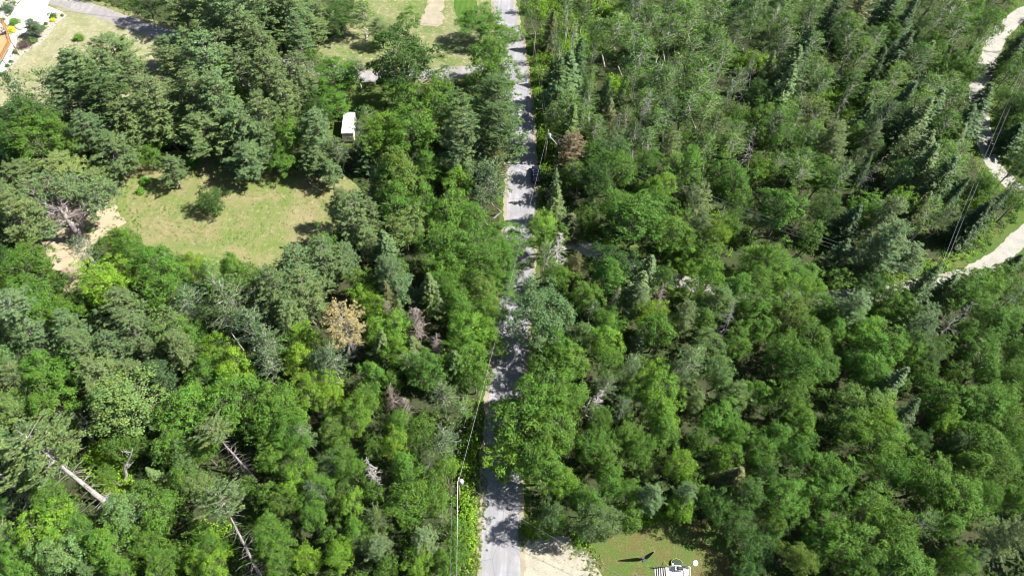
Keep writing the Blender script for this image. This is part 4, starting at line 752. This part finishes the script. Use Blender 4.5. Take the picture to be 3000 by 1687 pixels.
# ------------------------------------------------------------------ the dark car
M_car = simple('dark_blue_paint', (.020, .020, .038), .22, .35, .05); M_glass = simple('tinted_glass', (.03, .035, .045), .08, 0, .02, spec=.9); M_tyre = simple('tyre_rubber', (.03, .03, .03), .9)
M_rim = simple('alloy', (.45, .45, .47), .3, .9, .05); M_red = simple('red_lens', (.35, .02, .02), .25); M_clear = simple('clear_lens', (.6, .6, .6), .15); M_blk = simple('black_plastic', (.025, .025, .028), .6); M_bar = simple('rack_metal', (.50, .50, .54), .35, .7, .05)
def car():
    g = G(1569, 516); d = road_c[0] * 0; rz = math.atan2(*(G(1527, 483)[:2] - G(1527, 560)[:2])[::-1]) ; root = empty('parked_car', (g[0], g[1], .03), rz); tag(root, 'dark blue estate car with roof rack bars parked at the right road edge', 'car')
    # local +x is the front
    prof = [(-2.35, .45, .80), (-2.38, .75, .86), (-2.30, 1.02, .87), (-1.2, 1.05, .90), (.6, 1.03, .90), (1.0, 1.00, .90), (1.9, .92, .86), (2.28, .78, .78), (2.36, .55, .72), (2.3, .32, .70)]
    mb = MB(); vs = []
    for x, z, w in prof: vs += [(x, -w, .28), (x, -w - .03, z * .62), (x, -w + .05, z), (x, w - .05, z), (x, w + .03, z * .62), (x, w, .28)]
    fs = [];  n = len(prof)
    for i in range(n - 1):
        for k in range(5): fs.append((i * 6 + k, i * 6 + k + 1, (i + 1) * 6 + k + 1, (i + 1) * 6 + k))
    fs += [tuple(range(6))[::-1], tuple((n - 1) * 6 + k for k in range(6)), tuple(i * 6 for i in range(n)) + tuple(i * 6 + 5 for i in reversed(range(n)))]
    mb.add(vs, fs); mb.obj('body', [M_car], root, False)
    cab = MB(); lo = [(-2.15, .80), (.95, .80)]; 
    V = [(-2.22, -.80, 1.02), (.98, -.80, 1.0), (.98, .80, 1.0), (-2.22, .80, 1.02), (-1.80, -.64, 1.56), (.28, -.64, 1.58), (.28, .64, 1.58), (-1.80, .64, 1.56)]
    cab.add(V, [(0, 3, 7, 4), (1, 0, 4, 5), (2, 1, 5, 6), (3, 2, 6, 7)]).obj('windows', [M_glass], root)
    MB().box((-.76, 0, 1.60), (2.14, 1.32, .06), m=0).obj('roof', [M_car], root)
    for s in (-1, 1):
        MB().tube([(-1.75, s * .58, 1.72), (.2, s * .58, 1.72)], .03, 6).obj('roof_rail', [M_bar], root)
        for x0, x1 in ((-1.99, -1.80),): MB().tube([(-2.2, s * .79, 1.04), (-1.80, s * .63, 1.57)], .05, 5).obj('rear_pillar', [M_car], root)
        MB().tube([(.98, s * .79, 1.02), (.28, s * .63, 1.58)], .045, 5).obj('front_pillar', [M_car], root); MB().tube([(-.7, s * .81, 1.02), (-.7, s * .65, 1.58)], .05, 5).obj('door_pillar', [M_car], root)
        MB().box((.75, s * 1.02, 1.02), (.16, .2, .13)).obj('mirror', [M_car], root); MB().box((2.26, s * .62, .68), (.1, .34, .16)).obj('headlight', [M_clear], root); MB().box((-2.37, s * .72, .85), (.06, .22, .3)).obj('tail_light', [M_red], root)
        for x in (-1.42, 1.42):
            w = MB().tube([(x, s * .72, .34), (x, s * .95, .34)], .34, 18).obj('wheel', [M_tyre], root, False); MB().tube([(x, s * .955, .34), (x, s * .965, .34)], .21, 12).obj('rim', [M_rim], w)
    for x in (-1.5, -1.05, -.6, -.15): MB().box((x, 0, 1.76), (.07, 1.22, .04)).obj('roof_bar', [M_bar], root)
    MB().box((-2.42, 0, .52), (.12, 1.6, .2)).obj('bumper', [M_blk], root); MB().box((-2.36, 0, .95), (.05, 1.5, .05)).obj('tailgate_trim', [M_bar], root)
car()
# ------------------------------------------------------------------ white box trailer under the trees
M_white = simple('white_roof', (.80, .80, .80), .5, 0, .04); M_cream = simple('cream_siding', (.66, .62, .50), .6, 0, .08)
def trailer():
    a = G(1007, 329, 2.9); b = G(1041, 329, 2.9); g = (a + b) / 2; rz = math.atan2(b[1] - a[1], b[0] - a[0]); Wd = np.linalg.norm(b - a); L = 7.0
    root = empty('box_trailer', (g[0] + math.sin(rz) * L / 2, g[1] - math.cos(rz) * L / 2, 0), rz); tag(root, 'white flat roofed box trailer half hidden under the trees', 'trailer')
    MB().box((0, 0, 1.68), (Wd - .06, L - .06, 2.3)).obj('body', [M_cream], root); rf = MB().box((0, 0, 2.87), (Wd, L, .07)).obj('roof', [M_white], root)
    MB().box((.0, .6, 2.95), (.4, .4, .08)).obj('roof_vent', [M_white], rf)
    for k in range(7): MB().box((-Wd / 2 - .0, -L / 2 + .5 + k, 1.68), (.04, .05, 2.2)).obj('side_rib', [M_white], root)
    for s in (-1, 1):
        for y in (-.5, .5): MB().tube([(s * (Wd / 2 - .28), y - .4, .36), (s * (Wd / 2 - .04), y - .4, .36)], .36, 14).obj('wheel', [M_tyre], root)
    MB().tube([(0, L / 2, .5), (0, L / 2 + 1.4, .5)], .06, 6).obj('tow_bar', [M_blk], root)
trailer()
def pale_car():
    g = G(1133, -14); root = empty('white_car', (g[0], g[1], 0), .1); tag(root, 'white car at the top frame edge on the mown lawn', 'car')
    MB().box((0, 0, .72), (1.9, 4.4, .62), taper=.94).obj('body', [M_white], root); MB().box((0, -.2, 1.22), (1.6, 2.3, .42), taper=.82).obj('windows', [M_glass], root); MB().box((0, -.2, 1.45), (1.3, 1.85, .05)).obj('roof', [M_white], root)
    for s in (-1, 1):
        for y in (-1.35, 1.35): MB().tube([(s * .72, y, .33), (s * .94, y, .33)], .33, 14).obj('wheel', [M_tyre], root)
pale_car()

# ------------------------------------------------------------------ timber deck at the top left
M_deck = simple('stained_deck', (.33, .215, .10), .6, 0, .12, 1.5); M_rail = simple('stained_rail', (.30, .13, .05), .6, 0, .15); M_grn = simple('green_paint', (.05, .22, .16), .5); M_chair = simple('white_plastic', (.8, .8, .8), .5, 0, .03); M_wht = simple('silvered_deck', (.62, .58, .54), .75, 0, .12, 2.0)
def planked(root, poly, z, ang, width, mat, th=.04, name='plank', maxn=200):
    """planks cut to a polygon (local coordinates), each a mesh of its own"""
    ca, sa = math.cos(-ang), math.sin(-ang); Q = [(x * ca - y * sa, x * sa + y * ca) for x, y in poly]; y0 = min(q[1] for q in Q); y1 = max(q[1] for q in Q); ib, ia = math.cos(ang), math.sin(ang)
    k = 0; y = y0
    while y < y1 and k < maxn:
        yc = min(y + width / 2, y1 - .01); xs = []
        for i in range(len(Q)):
            (xa, ya), (xb, yb) = Q[i], Q[(i + 1) % len(Q)]
            if (ya > yc) != (yb > yc): xs.append(xa + (xb - xa) * (yc - ya) / (yb - ya))
        if len(xs) >= 2:
            xs.sort(); xm = (xs[0] + xs[-1]) / 2; cx, cy = xm * ib - yc * ia, xm * ia + yc * ib
            MB().box((cx, cy, z + random.uniform(-.004, .004)), (xs[-1] - xs[0], width - .015, th), ang).obj(name, [mat], root)
        y += width; k += 1
def railing(root, pts, z, mat, h=1.0, post=1.2):
    for i in range(len(pts) - 1):
        a = np.array(pts[i]); b = np.array(pts[i + 1]); L = np.linalg.norm(b - a); ang = math.atan2(b[1] - a[1], b[0] - a[0]); m = (a + b) / 2
        r = MB().box((m[0], m[1], z + h), (L, .12, .06), ang).obj('top_rail', [mat], root); MB().box((m[0], m[1], z + .12), (L, .06, .06), ang).obj('bottom_rail', [mat], root)
        n = max(1, int(round(L / post)))
        for j in range(n + (i == len(pts) - 2)): p = a + (b - a) * j / n; MB().box((p[0], p[1], z + h / 2), (.11, .11, h), ang).obj('rail_post', [mat], root)
        bl = MB(); nb = int(L / .28)
        for j in range(nb): p = a + (b - a) * (j + .5) / nb; bl.tube([(p[0], p[1], z + .12), (p[0], p[1], z + h)], .018, 4)
        o = bl.obj('balusters', [mat], root); o['kind'] = 'stuff'
DZ = 2.3
def deck():
    o0 = G(0, 120, DZ); root = empty('timber_deck', (o0[0], o0[1], 0)); tag(root, 'orange brown raised timber deck with railing at the top left corner', 'deck')
    P = [tuple((G(x, y, DZ) - o0)[:2]) for x, y in ((-30, 40), (14, 68), (33, 122), (6, 172), (-10, 200), (-80, 250), (-120, 100))]
    ang = math.atan2(P[3][1] - P[2][1], P[3][0] - P[2][0]); planked(root, P, DZ, ang, .3, M_deck, .05, 'plank', 80)
    railing(root, [P[0], P[1], P[2], P[3], P[4]], DZ, M_rail, .95, 1.1)
    for k, q in enumerate((P[1], P[2], P[3], P[4])): MB().box((q[0] * .98, q[1], DZ / 2), (.16, .16, DZ - .08)).obj('support_post', [M_rail], root)
    a, b = np.array(P[2]), np.array(P[4]); m = (a + b) / 2; MB().box((m[0], m[1], DZ - .16), (np.linalg.norm(b - a), .08, .22), math.atan2(b[1] - a[1], b[0] - a[0])).obj('fascia', [M_grn], root)
deck()
def grill(loc, rz, label, body=(.05, .05, .06), z0=0.0):
    root = empty('grill', loc, rz); tag(root, label, 'grill'); m = simple('grill_paint', body, .4, .3, .05)
    MB().box((0, 0, .62), (.75, .55, .34)).obj('firebox', [m], root); MB().tube([(-.36, 0, .82), (.36, 0, .82)], .27, 14).obj('lid', [m], root, False)
    for s in (-1, 1): MB().box((s * .58, 0, .78), (.36, .5, .04)).obj('side_shelf', [M_grey], root); MB().box((s * .32, 0, .22), (.05, .5, .44)).obj('leg', [M_grey], root)
    MB().tube([(-.3, -.30, .86), (.3, -.30, .86)], .02, 6).obj('handle', [M_bar], root)
g = G(15, 101, DZ); grill((g[0], g[1], DZ + .03), 1.1, 'dark covered grill standing on the orange timber deck')
def chair(loc, rz, label):
    root = empty('garden_chair', loc, rz); tag(root, label, 'chair', 'white chairs on the timber deck'); MB().box((0, 0, .42), (.5, .5, .05)).obj('seat', [M_chair], root); MB().box((0, .25, .7), (.5, .05, .55)).obj('backrest', [M_chair], root)
    for a in (-.22, .22):
        for b in (-.22, .22): MB().box((a, b, .2), (.05, .05, .4)).obj('leg', [M_chair], root)
g = G(6, 83, DZ); chair((g[0], g[1], DZ + .03), .4, 'white plastic chair nearer the corner of the timber deck'); g = G(1, 91, DZ); chair((g[0], g[1], DZ + .03), 2.4, 'white plastic chair at the left edge of the timber deck')

# ------------------------------------------------------------------ house deck, dish and grill at the bottom right
def back_deck():
    Z = 1.1; o0 = G(1985, 1690, Z); root = empty('back_deck', (o0[0], o0[1], 0)); tag(root, 'small grey weathered deck with stairs and railing at the bottom edge', 'deck')
    c = [G(x, y, Z) - o0 for x, y in ((1951, 1658), (2017, 1664), (2018, 1735), (1951, 1735))]; ang = math.atan2(c[1][1] - c[0][1], c[1][0] - c[0][0]); P = [tuple(q[:2]) for q in c]
    planked(root, P, Z, ang + math.pi / 2, .2, M_wht, .04)
    def rp(x, y): return tuple((G(x, y, Z) - o0)[:2])
    railing(root, [rp(1963, 1659.5), rp(2017, 1664), rp(2018, 1735)], Z, M_wht, .95, 1.0)
    MB().box((rp(1964, 1659)[0], rp(1964, 1659)[1], Z + .75), (.16, .16, 1.7)).obj('gate_post', [M_white], root)
    for x, y in ((1953, 1661), (2015, 1667)): q = rp(x, y); MB().box((q[0], q[1], Z / 2), (.12, .12, Z - .06)).obj('support_post', [M_wht], root)
    top = np.array(rp(1951, 1659)); bot = np.array(rp(1951, 1686)); dv = np.array([-math.cos(ang), -math.sin(ang)]); m = (top + bot) / 2; wd = np.linalg.norm(top - bot)
    for k in range(5):
        q = m + dv * (.16 + .29 * k); MB().box((q[0], q[1], Z - .2 * (k + 1)), (.22, wd, .04), ang).obj('stair_tread', [M_wht], root)
    for e in (top, bot):
        e2 = e + dv * 1.5; MB().tube([(e[0], e[1], Z - .1), (e2[0], e2[1], .02)], .05, 4).obj('stringer', [M_blk], root)
    e2 = top + dv * 1.5; MB().tube([(top[0], top[1], Z + .9), (e2[0], e2[1], .9)], .03, 6).obj('handrail', [M_pole], root)
    MB().tube([(e2[0], e2[1], 0), (e2[0], e2[1], .92)], .04, 6).obj('handrail_post', [M_pole], root)
back_deck()
g = G(1989, 1668, 1.1); grill((g[0], g[1], 1.12), .07, 'black grill with a steel lid standing on the grey back deck')
def dish():
    b = G(2017, 1664, 1.2); root = empty('satellite_dish', (b[0] + .12, b[1] + .05, 0)); tag(root, 'white satellite dish on a thin mast at the grey deck corner', 'satellite dish')
    MB().tube([(0, 0, 0), (0, 0, 2.6), (.15, .1, 3.3)], .03, 6).obj('mast', [M_wire], root); vs = [(0, 0, 0)]; fs = []; n = 20; c = Vector((.3, .2, 3.45)); ax = Vector((.25, -.45, .85)).normalized(); u = ax.orthogonal().normalized(); w = ax.cross(u)
    vs = [tuple(c)]
    for j, (rr, dz) in enumerate(((.2, .02), (.30, .06), (.40, .11))):
        for k in range(n): a = 6.2832 * k / n; vs.append(tuple(c + u * rr * math.cos(a) + w * rr * math.sin(a) + ax * dz))
    fs = [(0, 1 + k, 1 + (k + 1) % n) for k in range(n)] + [(1 + j * n + k, 1 + (j + 1) * n + k, 1 + (j + 1) * n + (k + 1) % n, 1 + j * n + (k + 1) % n) for j in range(2) for k in range(n)]
    MB().add(vs, fs).obj('reflector', [M_white], root, True); MB().tube([tuple(c), tuple(c + ax * .5)], .02, 5).obj('feed_arm', [M_blk], root)
dish()
def cover():  # low dark green oval with a pale rim
    g = G(1982, 1651); root = empty('oval_cover', (g[0], g[1], 0)); tag(root, 'dark green oval cover on the lawn beside the back deck railing', 'fire pit'); mg = simple('dark_cover', (.018, .035, .014), .8); my = simple('pale_rim', (.35, .34, .12), .7)
    vs = []; n = 24
    for rr, z in ((.82, 0), (.84, .32), (.6, .40)): vs += [(1.0 * rr * math.cos(6.2832 * k / n) * 1.05, rr * .78 * math.sin(6.2832 * k / n), z) for k in range(n)]
    MB().add(vs, [(j * n + k, j * n + (k + 1) % n, (j + 1) * n + (k + 1) % n, (j + 1) * n + k) for j in range(2) for k in range(n)] + [tuple(2 * n + k for k in range(n))]).obj('cover', [mg], root)
    MB().tube([(.88 * math.cos(6.2832 * k / n), .67 * math.sin(6.2832 * k / n), .33) for k in range(n + 1)], .03, 5).obj('rim', [my], root)
cover()
M_yel = simple('yellow_paint', (.75, .65, .02), .5, 0, .05)
a = G(1944, 1643); b = G(1957, 1656, .9); o = MB().tube([tuple(a + [0, 0, .03]), tuple(b)], .035, 6).obj('yellow_pole', [M_yel]); tag(o, 'thin yellow pole leaning against the back deck stairs', 'pole')
def folded():
    b = G(1887, 1637); root = empty('garden_umbrella', (b[0], b[1], 0)); tag(root, 'tall folded dark garden umbrella on the back lawn casting a long shadow', 'umbrella'); mc = simple('dark_canvas', (.035, .037, .045), .8, 0, .2)
    t = G(1917, 1614, 5.2) - np.array([b[0], b[1], 0]); t = Vector(t) * .98; MB().tube([(0, 0, 0), tuple(t)], .04, 6).obj('mast', [M_grey], root)
    pts = [tuple(t * s) for s in (.12, .22, .45, .7, .9, 1.0)]; MB().tube(pts, [.12, .26, .25, .18, .11, .03], 9).obj('canopy', [mc], root, True); MB().box((0, 0, .06), (.7, .7, .12), .4).obj('foot', [M_blk], root)
folded()
def house_roof():
    o0 = G(1900, 1730, 3.0); root = empty('house', (o0[0], o0[1], 0)); tag(root, 'corner of a grey ribbed metal house roof at the bottom edge', 'house'); mr = simple('grey_roof_metal', (.14, .145, .16), .45, .4, .08); ms = simple('house_siding', (.5, .47, .4), .8)
    a = (G(1861, 1682, 3.0) - o0); b = (G(1932, 1689, 3.0) - o0); d = (b - a)[:2]; L = np.linalg.norm(d); d /= L; nn = np.array([d[1], -d[0]]); V = []
    def pt(s, t, z): return (a[0] + d[0] * s + nn[0] * t, a[1] + d[1] * s + nn[1] * t, z)
    L = 3.0; D = 7.0
    MB().add([pt(0, 0, 3.0), pt(L, 0, 3.0), pt(L, D, 4.4), pt(0, D, 4.4), pt(0, 0, 2.92), pt(L, 0, 2.92), pt(L, D, 4.32), pt(0, D, 4.32)], [(0, 3, 2, 1), (4, 5, 6, 7), (0, 1, 5, 4), (1, 2, 6, 5), (2, 3, 7, 6), (3, 0, 4, 7)]).obj('roof', [mr], root)
    for k in range(13): s = .05 + k * .24; MB().tube([pt(s, 0, 3.03), pt(s, D, 4.43)], .03, 4).obj('roof_rib', [mr], root)
    w0 = pt(.3, .35, 0); MB().add([pt(.3, .4, 0), pt(L - .3, .4, 0), pt(L - .3, D, 0), pt(.3, D, 0), pt(.3, .4, 2.95), pt(L - .3, .4, 2.95), pt(L - .3, D, 4.2), pt(.3, D, 4.2)], [(0, 1, 5, 4), (1, 2, 6, 5), (2, 3, 7, 6), (3, 0, 4, 7)]).obj('wall', [ms], root)
house_roof()

# ------------------------------------------------------------------ garden at the top left
SH = [(158, 50, 11, 'g', 'rounded dark green shrub behind the yellow ball shrub'), (157, 60, 8, 'Y', 'round bright yellow shrub at the end of the garden border'), (183, 46, 5, 'g', 'tiny green shrub at the stone border tip'), (48, 68, 19, 'G', 'wide spreading bright green juniper beside the concrete yard'), (35, 90, 15, 'Y2', 'wide yellow green shrub at the timber deck corner'),
      (104, 84, 9, 'g', 'small green shrub at the inner curve of the concrete'), (136, 70, 7, 'g', 'small leafy shrub in the border below the yellow ball'), (128, 82, 10, 'G', 'round green shrub in the middle of the garden border'), (96, 122, 15, 'G2', 'low spreading olive juniper beside the purple bush'), (45, 153, 8, 'g', 'small shrub at the foot of the deck post'), (33, 181, 7, 'g', 'small weedy shrub on the lower path edge'), (24, 193, 8, 'g', 'lowest small shrub on the path edge'),
      (234, 113, 16, 'L', 'bright green shrub alone on the dry lawn'), (12, 58, 7, 'g', 'small green plant above the deck corner rocks'), (24, 30, 19, 'B2', 'blue green mounded conifer in the walled bed at the top left'), (20, 0, 8, 'g', 'dark plant at the top left frame corner'),
      (562, 480, 20, 'L', 'lime shrub at the upper left edge of the clearing'), (428, 530, 16, 'L', 'yellow green shrub at the left edge of the clearing'), (415, 560, 14, 'L', 'low lime bush above the sandy weeds'), (300, 705, 12, 'g', 'small green bush right of the old pine foot'), (265, 675, 10, 'g', 'leafy sapling beside the old pine trunk')]
SC = {'g': (.07, .15, .035), 'Y': (.62, .60, .03), 'G': (.09, .20, .03), 'Y2': (.55, .55, .06), 'G2': (.10, .16, .045), 'L': (.11, .25, .03), 'B2': (.07, .13, .07)}
for px, py, pr, c, lb in SH:
    g = G(px, py + pr * .3, 0); r = pr / (FPX / proj(g)[2]) * 1.05
    plant('R', 'g', g[0], g[1], r, r * 1.25, lb, 'garden and border shrubs', tilt=0, pcol=SC[c])
x, y = foot(112, 108); plant('P', 'b', x, y, 2.3, 4.6, 'dark blue green young pine between the two concrete paths', None, 0, tilt=.02, pcol=(.065, .12, .06))
x, y = foot(74, 140); root = empty('purple_bush', (x, y, 0)); tag(root, 'purple brown twiggy bush beside the lower concrete path', 'shrub'); r = np.random.default_rng(77); tb = MB()
for i in range(70):
    d = sph(1, r)[0]; d[2] = abs(d[2]) * 1.1 + .2; e = d * np.array([1.7, 1.3, 1.7]) * r.uniform(.7, 1.1); limb(tb, (0, 0, 0), e, .05, .015, .1, 4, 4, r)
    for k in range(2): u = e * r.uniform(.5, .9); limb(tb, u, u + sph(1, r)[0] * .5, .025, .01, 0, 3, 2, r)
tb.obj('branches', [simple('purple_twig', (.12, .085, .085), .9)], root); d = sph(80, r); d[:, 2] = np.abs(d[:, 2]); d = d * [1.7, 1.3, 1.6]
fo = C_obj('foliage', cat_mesh('foliage', [tufts(d, unit(d), r, 5, np.full(80, .3), .8, .16, .1)], M_leaf), root); fo.color = (.12, .075, .07, 1)
# border stones and rocks, each a thing
M_rock = simple('pale_granite', (.40, .38, .34), .9, 0, .25, 1.2)
def rock_mesh(seed):
    r = random.Random(seed); bm = bmesh.new(); bmesh.ops.create_icosphere(bm, subdivisions=1, radius=1)
    for v in bm.verts: v.co *= r.uniform(.75, 1.15); v.co.z *= .6
    me = bpy.data.meshes.new('border_stone'); bm.to_mesh(me); bm.free(); me.materials.append(M_rock); return me
RM = [rock_mesh(i) for i in range(5)]
line = [(190, 48), (180, 55), (172, 60), (166, 67), (160, 74), (154, 82), (148, 92), (141, 100), (135, 108), (129, 115), (120, 122), (110, 129), (103, 134), (92, 141), (82, 148), (70, 154), (62, 160), (54, 168), (47, 177), (40, 187), (31, 196)]
idx = 0; ORDW = 'first second third fourth fifth sixth seventh eighth ninth tenth eleventh twelfth thirteenth fourteenth fifteenth sixteenth seventeenth eighteenth nineteenth twentieth'.split()
for i in range(len(line) - 1):
    for s in (.25,):
        a = G(line[i][0] + (line[i + 1][0] - line[i][0]) * s + random.uniform(-.6, .6), line[i][1] + (line[i + 1][1] - line[i][1]) * s); o = bpy.data.objects.new('border_stone', RM[idx % 5]); C.objects.link(o)
        o.location = (a[0], a[1], .08); k = random.uniform(.2, .38); o.scale = (k, k, k); o.rotation_euler = (0, 0, random.uniform(0, 6)); tag(o, ORDW[idx] + ' pale stone from the upper end of the garden border row', 'stone', 'stones edging the garden border'); idx += 1
RK = [(58, 83, 1.3, 'long pale boulder between the junipers and the path'), (66, 86, 1.0, 'rounded pale boulder at the head of the lower path'), (8, 8, 1.3, 'large grey boulder at the top left corner'), (3, 22, 1.1, 'upright pale boulder left of the blue conifer'), (10, 40, 1.2, 'pale boulder below the blue conifer'), (20, 36, .8, 'small boulder touching the blue conifer'), (4, 52, 1.0, 'pale boulder above the timber deck'), (24, 47, .6, 'small dark boulder beside the concrete yard'), (48, 16, .5, 'flat stone right of the blue conifer'), (40, 8, .5, 'stone above the blue conifer'), (137, 19, .35, 'small dark stone on the concrete yard edge'), (78, 152, .5, 'dark stone on the garden border beside the lawn'), (144, 78, .4, 'grey stone below the yellow ball shrub')]
for px, py, s, lb in RK:
    a = G(px, py); o = bpy.data.objects.new('boulder', random.choice(RM)); C.objects.link(o); o.location = (a[0], a[1], s * .25); o.scale = (s, s * .8, s); o.rotation_euler = (0, 0, random.uniform(0, 6)); tag(o, lb, 'boulder', 'garden boulders')
# ------------------------------------------------------------------ the wood goes on outside the frame (one mass)
def outer():
    r = np.random.default_rng(5); P = []
    for _ in range(60000):
        if len(P) >= 420: break
        x = r.uniform(-190, 190); y = r.uniform(-15, 250); X, Y, _d = proj((x, y, 8))
        if _d <= 0: continue
        if -110 < X < 3110 and -90 < Y < 1800: continue
        if is_open([x], [y], 6, 5)[0] or (Y < 0 and 900 < X < 1470) or (Y < 60 and X < 240) or (Y > 1600 and 1380 < X < 2300): continue
        if all((x - a) ** 2 + (y - b) ** 2 > 30 for a, b, *_ in P): P.append((x, y, r.uniform(2.6, 4.4), r.uniform(9, 15)))
    Vs = []; n = 520
    for x, y, R, H in P:
        q = sph(n, r) * r.uniform(.65, 1, (n, 1)); q = q * [R, R, H * .36] + [x, y, H * .62]; Vs.append(q)
    A = np.concatenate(Vs); V, F = quads(A, r.normal(size=A.shape) + [0, 0, 1.2], .75, .5, r); o = C_obj('far_wood', np_mesh('far_wood', V, F, M_leaf)); o.color = (.065, .125, .03, 1); tag(o, 'continuing wood beyond the edges of the frame', kind='stuff')
    tb = MB()
    for x, y, R, H in P: tb.tube([(x, y, 0), (x, y, H * .7)], [.2, .1], 4, 0, False)
    o = tb.obj('far_trunks', [M_bark]); tag(o, 'trunks of the wood beyond the frame', kind='stuff')
outer()
